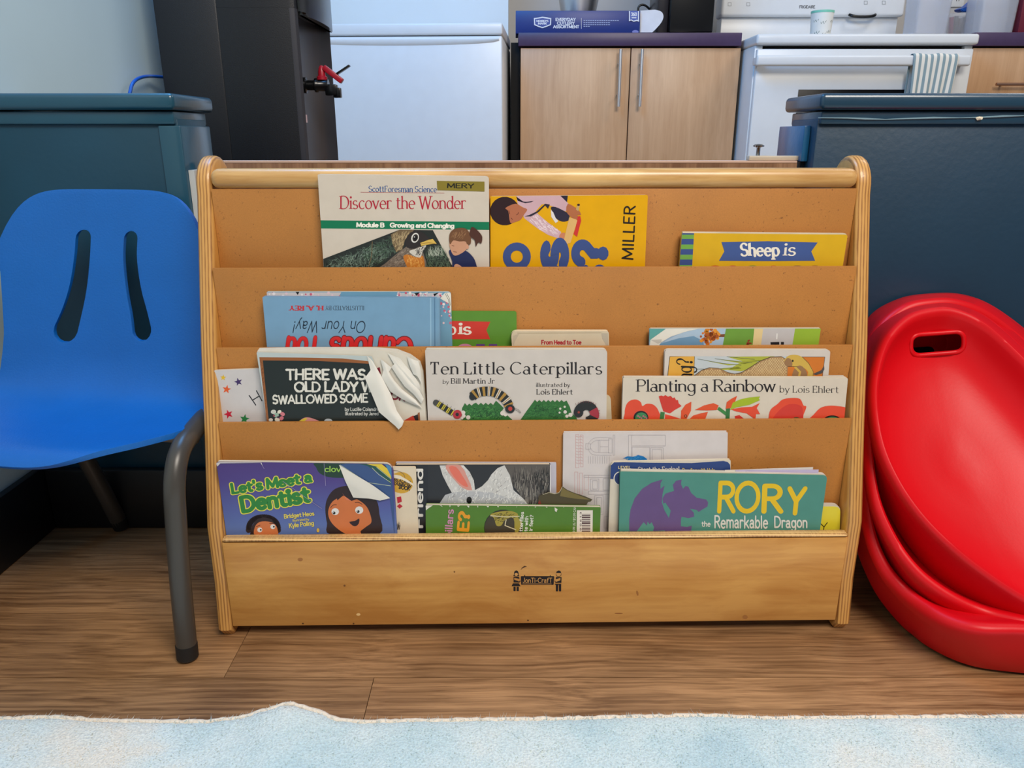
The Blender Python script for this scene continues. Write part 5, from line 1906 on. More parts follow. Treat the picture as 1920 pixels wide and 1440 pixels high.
# rounded cloth spine on the right
P = b.P
q = [P.uv(821, 559), P.uv(822.5, 650)]
u_b = q[0][0] + (q[1][0] - q[0][0]) * (q[0][1] - b.zb) / (q[0][1] - q[1][1])
tube('spine', [S(q[0][0] - .0008, .0686 + .0034, q[0][1] - .0005), S(u_b - .0008, .0686 + .0034, b.zb + .001)], .0033, b.cover_mat, b.root, seg=16)
P.part('hinge_groove').poly(cpts(c, [(1648, 130), (1660, 130), (1662, 640), (1650, 640)]), (146, 184, 212))
P.poly(cpts(c, [(1688, 130), (1697, 130), (1700, 640), (1690, 640)]), (84, 122, 156))
P.part('lettering')
P.text('ILLUSTRATED BY', 682.5, 573.5, 7.8, (50, 66, 84), rot=180, fit=72, thick=.13, thin=.07, serif=.06)
P.text('H. A. REY', 605.5, 573.3, 8.6, (196, 44, 52), rot=180, fit=62, thick=.24, thin=.12, serif=.08)
P.text('On Your Way!', 686, 602.5, 21, (24, 40, 58), rot=180, fit=134, thick=.085, slant=.18)
P.text('Curious', 773, 634, 44, (122, 24, 30), rot=180, fit=150, thick=.26, thin=.16, slant=.12, outline=(122, 24, 30), outw=.02)
P.text('Curious', 773, 634, 44, (212, 36, 40), rot=180, fit=150, thick=.22, thin=.12, slant=.12)
P.text('You', 601, 634, 44, (212, 36, 40), rot=180, fit=61, thick=.24, thin=.14, slant=.12, outline=(122, 24, 30), outw=.015)
b.done()

c = conv(820, 560, 5.3333)
b = Book('green_board_book', 'green paperback with a red ribbon banner, tucked behind the pale blue books', .0796, .0018, [(700, 582.5), (968.5, 583.5), (969, 650), (702, 650)], ZB[1], (92, 142, 48), rad=(.001, .003), rise=.0006)
P = b.P
P.part('ribbon_banner').poly([(780, 600), (919.5, 603.3), (912, 619), (919, 636), (780, 636)], (206, 56, 44))
P.part('lettering')
P.text('Sheep', 784, 626.6, 21, (236, 226, 214), fit=70, thick=.2, thin=.12, serif=.08)
P.text('is', 862, 626.6, 21, (236, 226, 214), fit=20, thick=.2, thin=.12, serif=.09)
P.oval(872, 652, 14, 7.5, (204, 130, 160))
P.add([[(893, 645), (909, 645), (909, 660), (893, 660)], [(917, 645), (932, 645), (932, 660), (917, 660)]], (96, 62, 124))
b.done()
b = Book('cream_board_book', 'cream board book with rounded corners and a short red title', .0695, .0085, [(958, 621), (1141.5, 621), (1142, 650), (960, 650)], ZB[1], (208, 192, 166), rad=(.0075, .003), inset=.0002, m_pages=mat('board_pages', (226, 208, 178), .6))
P = b.P
P.part('lettering').text('From Head to Toe', 1015.5, 645.3, 7.2, (168, 36, 52), fit=74, thick=.24)
P.part('worn_corner').add([cpts(c, [(1640, 345), (1705, 345), (1710, 475), (1690, 470), (1650, 400)])], (184, 172, 154))
P.add([cpts(c, [(750, 440), (760, 370), (820, 350), (780, 420), (760, 470)])], (192, 178, 156))
P.lines([cpts(c, [(800, 345), (1640, 340)])], .6, (170, 152, 122))
b.done()

c = conv(1200, 400, 4.174)
b = Book('landscape_picture_book', 'thin picture book with an orange tree, lawns and a grey road on its cover', .0730, .0035, [(1218, 616.5), (1539, 616), (1534, 650), (1217, 650)], ZB[1], (150, 174, 200), rad=.001, rise=.0016)
P = b.P
P.part('landscape_print')
P.poly(cpts(c, [(70, 895), (210, 895), (75, 1010)]), (92, 160, 156))
P.poly(cpts(c, [(150, 1045), (200, 1000), (330, 930), (460, 898), (700, 898), (690, 1045)]), (168, 190, 212))
P.poly(cpts(c, [(150, 1045), (190, 1010), (420, 960), (500, 1045)]), (110, 150, 184), 2)
P.poly(cpts(c, [(590, 950), (668, 944), (668, 968), (592, 968)]), (120, 72, 44))
rs = random.Random(4)
ps = [[disc(1331 + rs.gauss(0, 6.5), 629.5 + rs.gauss(0, 6), rs.uniform(2, 4.5), 8) for _ in range(n_)] for n_ in (34, 26, 18)]
for pl_, col in zip(ps, ((206, 110, 30), (226, 146, 44), (168, 82, 26))):
    P.add(pl_, col)
P.poly(cpts(c, [(675, 890), (900, 890), (880, 1045), (645, 1045)]), (108, 152, 56))
P.poly(cpts(c, [(895, 890), (965, 890), (945, 1045), (880, 1045)]), (222, 196, 142))
P.poly(cpts(c, [(965, 890), (1215, 890), (1190, 1045), (945, 1045)]), (190, 184, 184))
P.poly(cpts(c, [(1215, 890), (1440, 890), (1400, 1045), (1190, 1045)]), (146, 176, 50))
P.lines([cpts(c, [(1072, 940), (1070, 985)])], 2, (228, 226, 224))
P.add([cpts(c, [(1020, 1008), (1090, 1006), (1090, 1028), (1022, 1028)]), cpts(c, [(1102, 1006), (1126, 1006), (1126, 1028), (1102, 1028)])], (30, 30, 36))
P.add([disc(1403 + rs.uniform(-5, 5), 642 + rs.uniform(-4, 5), 1.6, 7) for _ in range(14)], (150, 62, 40))
# curled white corner
P.part('turned_corner').poly(cpts(c, [(75, 1045), (80, 990), (210, 898), (480, 898), (360, 925), (240, 965), (165, 1010), (140, 1045)]), (226, 222, 212))
P.poly(cpts(c, [(80, 990), (170, 985), (165, 1010), (140, 1020)]), (196, 192, 184))
b.done()

# ---------------------------------------------------------------- tier 3
b = Book('star_booklet', 'white booklet with scattered coloured stars at the left end of its tier', .0572, .0036, [(400.5, 695), (512, 690.5), (514, 791), (411, 792)], ZB[2], (206, 200, 200), rad=.001, rise=.0012)
P = b.P
P.part('star_print')


def star(x, y, r, rot):
    return [(x + (r if k % 2 == 0 else r * .42) * math.sin(R(rot + k * 36)), y - (r if k % 2 == 0 else r * .42) * math.cos(R(rot + k * 36))) for k in range(10)]


for x, y, r, rot, col in ((418.5, 708, 6, 5, (226, 184, 40)), (447, 716, 8, -15, (66, 46, 100)), (425, 730, 8.5, 10, (224, 92, 40)), (428.5, 776.5, 9, -20, (196, 30, 62)), (458.5, 785.5, 9.5, 10, (40, 128, 70))):
    P.poly(star(x, y, r, rot), col)
P.part('lettering').lines([[(467, 741), (480, 760)], [(480.5, 732), (491.5, 752)], [(474, 750), (487, 742)]], 1.9, (30, 32, 40))
b.done()

c = conv(390, 640, 4.3636)
y_ol = .0472
b = Book('blackboard_picture_book', 'tattered picture book with a blackboard cover and torn curling pages', y_ol, .0090, [(481, 660.5), (697, 668), (742, 791), (500.5, 791)], ZB[2], (186, 196, 196), rad=.0012, pages=False, back=False)
# the cover above was only the intact left part; block of curling pages on its right
pg = b.P
po = [pg.uv(*p) for p in [(482, 657.5), (560, 655.5), (700, 656), (742, 659), (768, 669), (786, 682), (792, 700), (800, 791)]]
zb = ZB[2]
po = [po[0]] + po[1:] + [(po[-1][0] + .004, zb), (po[0][0] + .012, zb)]
po = po[::-1] if area2(po) < 0 else po
for k, (dy, sh) in enumerate(((.0018, -.0012), (.0030, -.0006), (.0042, 0.0), (.0054, .0004), (.0066, .0007), (.0078, .0009))):
    slab('page_sheet', [(p[0] + sh * .5, p[1] + (sh if p[1] > zb + .02 else 0)) for p in po], y_ol + dy, y_ol + dy + .0009, m_paper, b.root)
P = b.P
P.part('blackboard_print')
P.poly(cpts(c, [(420, 130), (800, 133), (1100, 140), (1340, 165), (1345, 190), (450, 158), (500, 700), (485, 700)]), (150, 90, 48))
P.poly(cpts(c, [(425, 132), (1335, 168), (1800, 700), (490, 700)]), (150, 90, 48))
P.poly(cpts(c, [(448, 156), (900, 160), (1340, 184), (1800, 700), (502, 700)]), (30, 38, 38))
P.hatch(cpts(c, [(424, 134), (446, 156), (500, 690), (488, 690)]), 40, 5, 80, 30, .8, (98, 56, 30), 3)
P.part('lettering')
CH_ = (224, 220, 210)
P.text('THERE WAS', 537.5, 710.8, 18, CH_, fit=147, thick=.22, jit=.28, wob=.03)
P.text('OLD LADY W', 553, 733.6, 17, CH_, fit=146, thick=.22, jit=.28, wob=.03)
P.text('SWALLOWED SOME', 512, 757, 15, CH_, fit=177, thick=.21, jit=.28, wob=.03, rot=1.1)
P.text('by Lucille Colandro', 647, 770, 6, (214, 212, 206), fit=64, thick=.16)
P.text('Illustrated by Jared', 647.5, 778.2, 6, (214, 212, 206), fit=62, thick=.16)
P.part('flower_figure')
rs = random.Random(9)
for x, y, r, col in ((513, 772, 5, (206, 206, 196)), (518, 778, 5, (150, 178, 160)), (524, 772, 4, (226, 220, 200)), (530, 776, 4.5, (206, 120, 130)), (528, 784, 4.5, (200, 110, 124)), (508, 787, 4, (206, 198, 190)), (520, 787, 5, (216, 206, 190)), (514, 779, 2.2, (150, 60, 80)), (521, 782, 2.2, (80, 50, 70))):
    P.oval(x, y, r, r * .8, col, rs.uniform(-40, 40))
P.part('cover_head')
P.poly(cpts(c, [(740, 665), (775, 630), (830, 622), (930, 660), (930, 690), (740, 690)]), (206, 138, 136), 3)
P.poly(cpts(c, [(745, 650), (800, 624), (815, 632), (780, 660)]), (214, 190, 60))
P.oval(*c(985, 655), 8, 5.5, (176, 184, 190))
b.done()
# print on the second page that shows through the tear
pp = Page(S(0, y_ol + .0018, 0), -SY, SX, b.root)
pp.part('page_print')
MR = (128, 30, 48)
pp.text('OK', 732.5, 747.5, 14, MR, fit=26, thick=.24, rot=-8)
pp.add([cpts(c, [(1380, 220), (1405, 210), (1415, 265), (1395, 270)]), cpts(c, [(1425, 320), (1455, 340), (1450, 365), (1430, 350)])], MR)
pp.add([cpts(c, [(1600, 650), (1680, 605), (1700, 645), (1710, 655)])], (196, 66, 50))
pp.add([cpts(c, [(1680, 612), (1730, 590), (1735, 655), (1700, 655)])], (40, 34, 36))
pp.add([cpts(c, [(1716, 585), (1732, 580), (1737, 655), (1722, 655)])], (150, 92, 54))
pp.done()


def linp(pts, n):
    return [tuple(p[k] + (q[k] - p[k]) * s / n for k in range(3)) for p, q in zip(pts[:-1], pts[1:]) for s in range(n)] + [tuple(pts[-1])]


def leaf(name, parent, px_rows, ydepth, m, sub=6, thick=.0004):
    """a bent sheet: rows of photo points, each row with its own distance in the rack frame"""
    grid = []
    for row, dep in zip(px_rows, ydepth):
        r_ = []
        for (x, y), d_ in zip(row, dep):
            p0 = S(0, d_, 0)
            r_.append(tuple(on_plane(x, y, p0, SY)))
        grid.append(crom(r_, sub, False))
    cols = list(zip(*grid))
    cols = [linp(list(cc), 3) for cc in cols]
    nr, nc = len(cols[0]), len(cols)
    vs = [cols[j][i] for i in range(nr) for j in range(nc)]
    fs = [(i * nc + j, i * nc + j + 1, (i + 1) * nc + j + 1, (i + 1) * nc + j) for i in range(nr - 1) for j in range(nc - 1)]
    o = obj(name, vs, fs, m, parent, smooth=True)
    return o


m_leaf = mat('torn_paper', (222, 218, 210), .7, var=.03, scale=30)
# big torn flap hanging over the tier edge, then the curled leaves behind it
F = lambda *p: [c(x, y) for x, y in p]
leaf('torn_flap', b.root, [F((1300, 118), (1322, 135), (1345, 160)), F((1330, 235), (1370, 225), (1392, 238)), F((1283, 300), (1390, 320), (1440, 325)), F((1345, 445), (1440, 440), (1500, 440)), F((1400, 580), (1490, 570), (1545, 570)), F((1530, 690), (1570, 670), (1602, 655)), F((1560, 722), (1578, 704), (1590, 690))],
     [[.0466, .0462, .0468], [.0458, .0450, .0460], [.0440, .0425, .0452], [.0425, .0405, .0440], [.0392, .0376, .0415], [.0372, .0364, .0380], [.0370, .0365, .0374]], m_leaf)
leaf('torn_leaf', b.root, [F((1408, 140), (1440, 165), (1500, 215)), F((1435, 235), (1465, 245), (1482, 250)), F((1420, 290), (1490, 300), (1525, 320)), F((1490, 410), (1560, 400), (1590, 395)), F((1600, 480), (1660, 480), (1700, 480)), F((1690, 520), (1730, 530), (1755, 550))],
     [[.0470, .0462, .0472], [.0464, .0450, .0468], [.0456, .0438, .0464], [.0456, .0438, .0464], [.0460, .0446, .0468], [.0466, .0456, .0472]], m_leaf)
leaf('torn_leaf', b.root, [F((1500, 210), (1520, 190), (1545, 170)), F((1545, 280), (1570, 262), (1600, 250)), F((1610, 370), (1640, 350), (1665, 340)), F((1680, 430), (1705, 415), (1730, 400)), F((1745, 510), (1755, 490), (1765, 470))],
     [[.0468, .0464, .0472], [.0462, .0452, .0466], [.0462, .0450, .0466], [.0464, .0454, .0468], [.0468, .0460, .0472]], m_leaf)
for k in range(5):
    t = k * 14
    leaf('curled_leaf', b.root, [F((1470 + t * 1.2, 95 + t * .5), (1510 + t, 120 + t * .3), (1530 + t * 1.1, 160 + t * .2)), F((1530 + t, 200 + t * .6), (1580 + t * .9, 225 + t * .2), (1620 + t * .8, 250)), F((1600 + t * .8, 290), (1660 + t * .6, 310), (1700 + t * .5, 345)), F((1690 + t * .5, 400), (1725 + t * .4, 430), (1748 + t * .3, 470))],
         [[.0474 + k * .0004] * 3, [.0468 + k * .0004, .0462 + k * .0004, .0466 + k * .0004], [.0468 + k * .0004, .0460 + k * .0004, .0466 + k * .0004], [.0474 + k * .0004] * 3], m_leaf)
leaf('torn_leaf', b.root, [F((1628, 120), (1660, 140), (1720, 162)), F((1645, 185), (1690, 195), (1738, 225)), F((1680, 270), (1715, 290), (1748, 350))],
     [[.0472, .0464, .0474], [.0464, .0452, .0466], [.0466, .0458, .0470]], m_leaf)

c = conv(780, 640, 4.8)
b = Book('caterpillar_picture_book', 'white picture book with striped caterpillars and green leaves on its cover', .0472, .0085, [(797, 656), (1138.5, 656), (1137, 788), (802.5, 788)], ZB[2], (206, 197, 190), rad=(.0015, .004), rise=.0014)
P = b.P
P.part('lettering')
BLK = (32, 26, 30)
P.text('Ten Little Caterpillars', 807, 701.7, 22.6, BLK, fit=321, thick=.135, thin=.055, serif=.11, rnd=False, space=.17)
P.text('by', 830.5, 719.4, 7.6, BLK, fit=11, thick=.12, thin=.05, serif=.08)
P.text('Bill Martin Jr', 846, 719.2, 9.8, BLK, fit=81, thick=.14, thin=.06, serif=.07)
P.text('illustrated by', 1005.5, 725.2, 7.6, BLK, fit=63, thick=.13, thin=.05, serif=.07)
P.text('Lois Ehlert', 1006.5, 739.4, 9.6, BLK, fit=67, thick=.14, thin=.06, serif=.07)
P.part('leaf_print')
GRN = (44, 104, 48)
L1 = [(410, 720), (415, 600), (440, 555)] + [(440 + 20 * i, 560 if i % 2 == 0 else 578) for i in range(1, 5)] + [(540 + 22 * i, 552 if i % 2 == 0 else 572) for i in range(0, 8)] + [(720, 533), (760, 570), (790, 600), (765, 640), (810, 655), (850, 690), (885, 720)]
P.poly(cpts(c, L1), GRN)
L2 = [(930, 720), (1000, 620), (1070, 525)] + [(1090 + 20 * i, 545 if i % 2 == 0 else 527) for i in range(0, 13)] + [(1355, 532), (1385, 590), (1400, 645), (1440, 680), (1460, 720)]
P.poly(cpts(c, L2), GRN)
P.hatch(cpts(c, [(430, 600), (720, 570), (770, 620), (800, 700), (430, 700)]), 120, 8, 20, 40, 1.1, (76, 142, 70), 31)
P.hatch(cpts(c, [(1010, 640), (1080, 560), (1330, 560), (1400, 690), (960, 700)]), 130, 8, 20, 30, 1.1, (64, 128, 62), 32)
P.hatch(cpts(c, [(430, 600), (720, 570), (770, 620), (800, 700), (430, 700)]), 80, 8, 60, 60, 1.1, (22, 66, 34), 33)
P.hatch(cpts(c, [(1010, 640), (1080, 560), (1330, 560), (1400, 690), (960, 700)]), 80, 8, 40, 60, 1.1, (26, 74, 38), 34)
WHT = (214, 206, 198)
for x, y, r in ((1298, 605, 2.1), (1338, 588, 2.1), (1292, 640, 1.9), (1342, 634, 3.2), (1358, 672, 3.1), (470, 683, 4), (780, 645, 4.5), (805, 660, 3), (1390, 660, 4), (425, 640, 4), (430, 670, 3.5), (415, 690, 2.5)):
    P.oval(*c(x, y), r, r, WHT)
P.part('caterpillar_print')
DK = (34, 36, 38)
P.line(cpts(c, [(178, 548), (335, 648)]), 11, DK)
P.oval(*c(180, 550), 5.6, 5.6, (70, 68, 66))
P.lines([cpts(c, [(200 + i * 42 - 13, 562 + i * 27 + 22), (200 + i * 42 + 15, 562 + i * 27 - 22)]) for i in range(4)], 2.1, (206, 188, 60))
P.lines([cpts(c, [(212 + i * 42 - 13, 569 + i * 27 + 22), (212 + i * 42 + 15, 569 + i * 27 - 22)]) for i in range(3)], 1.6, (206, 188, 60))
P.oval(*c(372, 655), 8.4, 8.2, (176, 46, 58))
P.oval(*c(371, 656), 3.2, 3.4, DK)
P.lines([cpts(c, [(x, y), (x + 6, y - 18)]) for x, y in ((205, 540), (240, 560), (280, 582), (312, 600), (345, 618))], .6, (60, 50, 44))
P.part('caterpillar_print ')
arcp = cpts(c, [(508, 495), (545, 465), (600, 450), (660, 447), (715, 460), (770, 490), (815, 535), (838, 580)])
sm_ = crom(arcp, 8, False)
P.add(strip(sm_, lambda d: 8.6), DK)
P.oval(arcp[0][0], arcp[0][1], 6, 7, DK)
for k, i in enumerate(range(4, len(sm_) - 3, 6)):
    P.add(strip(sm_[i:i + 4], lambda d: 8.8), (214, 206, 196) if k % 2 else (172, 132, 60))
    P.add(strip(sm_[i + 1:i + 3], lambda d: 8.8), (172, 132, 60))
P.oval(*c(846, 605), 9, 8.2, DK)
P.oval(*c(848, 604), 4, 4, (186, 60, 52))
P.lines([cpts(c, [(885, 598), (920, 612), (945, 640)]), cpts(c, [(885, 610), (915, 625), (938, 645)])], .6, DK)
P.part('caterpillar_print  ')
arcp = crom(cpts(c, [(1455, 640), (1475, 600), (1520, 575), (1570, 585), (1600, 625), (1605, 670), (1575, 700), (1540, 715)]), 6, False)
P.add(strip(arcp, lambda d: 8.2), DK)
P.add(strip(arcp[22:32], lambda d: 8.4), (160, 44, 60))
P.oval(*c(1462, 640), 9, 8.4, DK)
P.oval(*c(1464, 636), 2.2, 2.2, (150, 60, 50))
P.lines([cpts(c, [(1440 + i * 22, 575 - 25 * math.sin(i * .35 + .2)), (1436 + i * 23, 560 - 30 * math.sin(i * .35 + .2))]) for i in range(9)] + [cpts(c, [(1640, 620 + i * 14), (1655, 618 + i * 15)]) for i in range(5)], .6, (120, 40, 50))
b.done()
# worn pages of another book peeping out on its right
b = Book('worn_paperback', 'worn cream paperback edge peeping out right of the caterpillar book', .0570, .0030, [(1060, 741), (1145, 741), (1147, 788), (1062, 788)], ZB[2], (206, 190, 160), rad=(.001, .006))
b.done()

c = conv(1140, 640, 4.0)
b = Book('scaly_animal_picture_book', 'white-bordered picture book with a scaly brown animal and orange panel', .0560, .0062, [(1247, 656), (1557, 656.5), (1553, 708), (1245, 708)], ZB[2], (208, 198, 190), rad=.0035, rise=.0012)
P = b.P
P.part('framed_print')
P.poly(cpts(c, [(462, 112), (1628, 116), (1605, 300), (440, 300)]), (40, 34, 32))
P.poly(cpts(c, [(465, 115), (648, 112), (640, 300), (445, 300)]), (222, 164, 62))
P.poly(cpts(c, [(651, 112), (1340, 112), (1320, 300), (643, 300)]), (190, 196, 200))
P.poly(cpts(c, [(1340, 118), (1624, 119), (1602, 300), (1330, 300)]), (206, 116, 40))
P.add([cpts(c, [(670, 132), (860, 165), (1000, 175), (900, 180)]), cpts(c, [(800, 130), (1000, 150), (1180, 140), (1020, 170)]), cpts(c, [(890, 115), (1250, 112), (1150, 150), (1010, 150)]), cpts(c, [(660, 208), (820, 205), (980, 190), (1000, 205), (880, 215)]), cpts(c, [(980, 165), (1150, 150), (1080, 200), (1000, 225), (900, 215)])], (170, 172, 58))
P.lines([cpts(c, [(670, 132), (860, 165), (1000, 178)]), cpts(c, [(800, 130), (1000, 155), (1080, 160)]), cpts(c, [(890, 115), (1100, 135)]), cpts(c, [(660, 208), (830, 207), (930, 200)])], .8, (70, 78, 60))
hump = [(640, 260), (700, 215), (760, 195), (830, 200), (900, 232), (950, 242), (1000, 232), (1070, 190), (1140, 145), (1220, 115), (1300, 112), (1350, 140), (1340, 300), (640, 300)]
P.poly(cpts(c, hump), (60, 46, 36))
P.poly(cpts(c, [(x + 2, y + 4) for x, y in hump]), (164, 128, 88))
rs = random.Random(12)
ps = []
hp = [(x, y + 6) for x, y in hump]
k = 0
for yy in range(120, 300, 11):
    for xx in range(650 + (yy // 11 % 2) * 9, 1345, 18):
        if pin(xx - 8, yy - 4, hp) and pin(xx + 8, yy - 4, hp):
            q = c(xx, yy)
            ps.append(disc(q[0], q[1], rs.uniform(1.3, 1.9), 7))
P.add(ps, (206, 176, 128))
P.poly(cpts(c, [(1320, 150), (1350, 110), (1400, 100), (1450, 115), (1500, 160), (1540, 230), (1530, 300), (1480, 300), (1500, 230), (1450, 190), (1400, 190), (1345, 185)]), (204, 168, 76), 3)
P.poly(cpts(c, [(1320, 160), (1345, 125), (1375, 140), (1380, 185), (1340, 188)]), (150, 112, 76), 3)
P.poly(cpts(c, [(1385, 300), (1390, 220), (1440, 180), (1490, 230), (1480, 300)]), (150, 112, 76), 3)
P.line(cpts(c, [(1400, 190), (1440, 230), (1425, 290)]), 4, (204, 168, 76))
P.oval(*c(1385, 146), 1.6, 2.2, (20, 18, 18))
P.lines([cpts(c, [(1455, 115), (1505, 165), (1540, 230), (1535, 290)]), cpts(c, [(1345, 188), (1420, 190)])], .7, (60, 44, 30))
P.add([cpts(c, [(1535, 245), (1600, 215), (1620, 180), (1622, 210), (1605, 240), (1560, 252)])], (76, 72, 74))
P.part('lettering').text('ng?', 1296, 712, 29, (20, 16, 14), rot=87, fit=38, thick=.16, thin=.06, serif=.05)
b.done()

b = Book('flower_picture_book', 'wide white picture book with a row of red and orange flowers', .0468, .0062, [(1168.5, 708), (1590, 709.5), (1582.5, 788), (1166, 788)], ZB[2], (212, 200, 184), rad=.0012, rise=.0016)
P = b.P
P.part('lettering')
P.text('Planting a Rainbow', 1195, 734.3, 22.4, BLK, fit=258, thick=.13, thin=.052, serif=.10, rnd=False, space=.13)
P.text('by Lois Ehlert', 1462, 735.6, 12.6, BLK, fit=110, thick=.105, thin=.045, serif=.07, rot=-.6)
P.part('flower_print')
OR, RD, RD2 = (218, 82, 40), (206, 56, 44), (222, 74, 46)
P.poly(cpts(c, [(125, 540), (135, 480), (165, 445), (210, 436), (245, 455), (258, 485), (290, 468), (340, 475), (378, 520), (382, 600), (140, 600)]), RD2, 4)
P.oval(*c(247, 572), 14, 13, (20, 24, 24)); P.oval(*c(250, 575), 11.5, 10.5, (58, 128, 80))
P.add([disc(*c(225 + i * 13, 560 + (i % 3) * 8), 1.5, 7) for i in range(6)], (206, 92, 140))
P.poly(cpts(c, [(380, 412), (400, 405), (415, 412), (430, 402), (450, 415), (470, 408), (485, 425), (500, 420), (510, 440), (525, 440), (530, 465), (552, 485), (500, 515), (465, 540), (415, 525), (400, 480)]), RD)
P.line(cpts(c, [(410, 530), (400, 600)]), 8, (56, 118, 60))
P.poly(cpts(c, [(545, 600), (548, 520), (580, 475), (625, 452), (622, 520), (590, 580)]), OR)
P.poly(cpts(c, [(590, 600), (640, 555), (700, 538), (750, 528), (730, 580), (690, 600)]), OR)
P.poly(cpts(c, [(425, 600), (428, 545), (480, 560), (560, 585), (600, 600)]), RD2)
P.oval(*c(582, 560), 2.8, 3, (80, 24, 20)); P.oval(*c(582, 560), 1.6, 1.8, (206, 110, 60))
P.poly(cpts(c, [(650, 515), (720, 480), (790, 463), (830, 480), (815, 515), (740, 518)]), OR)
P.line(cpts(c, [(825, 500), (895, 550), (900, 600)]), 6, (58, 130, 64))
P.line(cpts(c, [(900, 500), (895, 600)]), 7.5, (46, 112, 58))
P.poly(cpts(c, [(882, 505), (890, 455), (925, 430), (968, 408), (950, 460), (920, 500)]), OR)
P.poly(cpts(c, [(920, 510), (1000, 495), (1080, 490), (1138, 462), (1115, 500), (1140, 545), (1110, 545), (1105, 585), (1040, 540), (960, 525)]), RD2)
P.poly(cpts(c, [(915, 515), (935, 460), (990, 435), (1060, 420), (1140, 413), (1130, 430), (1140, 440), (1060, 475), (960, 495)]), (160, 180, 34))
P.poly(cpts(c, [(950, 560), (985, 552), (1020, 580), (1010, 600), (960, 600)]), RD)
P.poly(cpts(c, [(1205, 570), (1220, 510), (1270, 470), (1310, 435), (1380, 424), (1440, 432), (1465, 480), (1487, 490), (1465, 550), (1440, 600), (1225, 600)]), RD2, 3)
P.poly(cpts(c, [(1240, 600), (1280, 520), (1360, 470), (1440, 480), (1460, 520), (1440, 600)]), RD, 3)
P.oval(*c(1412, 590), 8, 5.5, (44, 84, 50))
P.poly(cpts(c, [(1495, 590), (1540, 550), (1590, 500), (1650, 483), (1720, 485), (1790, 505), (1770, 600), (1500, 600)]), RD2, 3)
P.oval(*c(1680, 590), 16, 9, (20, 24, 24)); P.oval(*c(1682, 592), 13, 7, (58, 128, 80))
b.done()
b = Book('slim_white_booklet', 'slim white booklet showing just above the flower book at right', .0632 - .0008 - .0006, .0006, [(1500, 703.5), (1582, 703.5), (1578, 760), (1498, 760)], ZB[2], (214, 206, 194), rad=.001, pages=False, back=False, ct=.0005)
b.done()

# ---------------------------------------------------------------- tier 4 (front pocket)
c = conv(390, 840, 4.6829)
zt_, zb_v = on_plane(500, 866, S(0, .0212, 0), SY).z, on_plane(500, 1000, S(0, .0212, 0), SY).z
m_dent = ramp_z('purple_blue_cover', [(0, (92, 118, 176)), (.35, (84, 96, 162)), (.75, (78, 62, 134)), (1, (76, 54, 124))], zb_v - ZB[3] - .004, zt_ - ZB[3])
b = Book('cartoon_picture_book', 'purple and blue picture book with cartoon faces and a turned-down corner', .0212, .0048, [(405.5, 866), (736, 870), (744, 998), (424, 1000)], ZB[3], m_dent, rad=(.003, .010), rise=.0016)
P = b.P
P.part('maker_blob')
P.poly(cpts(c, [(945, 128), (1240, 128), (1290, 250), (1180, 262), (1060, 255), (980, 220), (950, 170)]), (32, 62, 48), 3)
# girl
P.part('girl_figure')
HR = (44, 26, 30)
P.poly(cpts(c, [(1030, 540), (1045, 450), (1100, 370), (1190, 335), (1300, 335), (1400, 380), (1480, 460), (1505, 580), (1500, 760), (1080, 760), (1045, 660)]), HR, 4)
P.poly(cpts(c, [(1055, 560), (1085, 480), (1140, 440), (1200, 420), (1290, 440), (1380, 500), (1420, 570), (1435, 650), (1390, 690), (1340, 730), (1340, 760), (1230, 760), (1140, 710), (1075, 640)]), (206, 114, 62), 4)
P.poly(cpts(c, [(1100, 440), (1130, 420), (1135, 460), (1190, 415), (1260, 465), (1330, 440), (1300, 380), (1180, 370)]), HR)
P.poly(cpts(c, [(1180, 395), (1200, 425), (1260, 465), (1215, 455)]), (214, 120, 90))
for x, y, r in ((1117, 558, 7), (1328, 545, 7.6)):
    P.oval(*c(x, y), r, r * .92, (226, 222, 220))
    P.oval(*c(x - 10, y + 12), 2.7, 2.7, (20, 14, 14))
    P.oval(*c(x - 14, y + 8), .8, .8, (230, 230, 230))
P.lines([crom(cpts(c, [(1075, 525), (1100, 500), (1130, 498)]), 4, False), crom(cpts(c, [(1290, 478), (1325, 478), (1355, 495)]), 4, False)], 1.0, (60, 30, 26))
P.poly(cpts(c, [(1240, 648), (1290, 640), (1328, 618), (1325, 660), (1300, 685), (1270, 680)]), (40, 16, 24), 2)
# curly child
P.part('child_figure')
ps = []
for k in range(26):
    a_ = math.pi * k / 25
    q = c(487 + 130 * math.cos(a_), 720 - 115 * math.sin(a_) ** .8)
    ps.append(disc(q[0], q[1], 5.4, 9))
P.add(ps, HR)
P.poly(cpts(c, [(370, 760), (380, 690), (430, 625), (490, 605), (560, 625), (600, 690), (615, 760)]), HR)
P.poly(cpts(c, [(420, 770), (410, 700), (450, 650), (530, 645), (590, 670), (612, 720), (600, 770)]), (206, 116, 66), 3)
for x, y in ((455, 718), (570, 690)):
    P.oval(*c(x, y), 4.6, 4.6, (226, 222, 220)); P.oval(*c(x + 9, y), 1.7, 1.7, (20, 14, 14))
P.lines([cpts(c, [(425, 690), (460, 675)]), cpts(c, [(540, 660), (580, 662)])], 1, (60, 30, 26))
P.part('lettering')
YG, YL = (226, 216, 80), (46, 130, 58)
P.text("Let's Meet a", 436, 925, 17.5, YL, fit=150, rot=8.6, thick=.27, outline=YG, outw=.085, wob=.03)
P.text('Dentist', 455.5, 959.5, 27, YL, fit=127, rot=9.5, thick=.27, outline=YG, outw=.065, wob=.02)
P.text('Bridget Heos', 533.5, 971.5, 7.2, (226, 206, 90), fit=56, rot=6, thick=.2)
P.text('Illustrated by', 549, 977.5, 4, (226, 206, 90), fit=31, rot=5, thick=.16)
P.text('Kyle Poling', 543, 989, 7.8, (226, 206, 90), fit=46, rot=6.5, thick=.2)
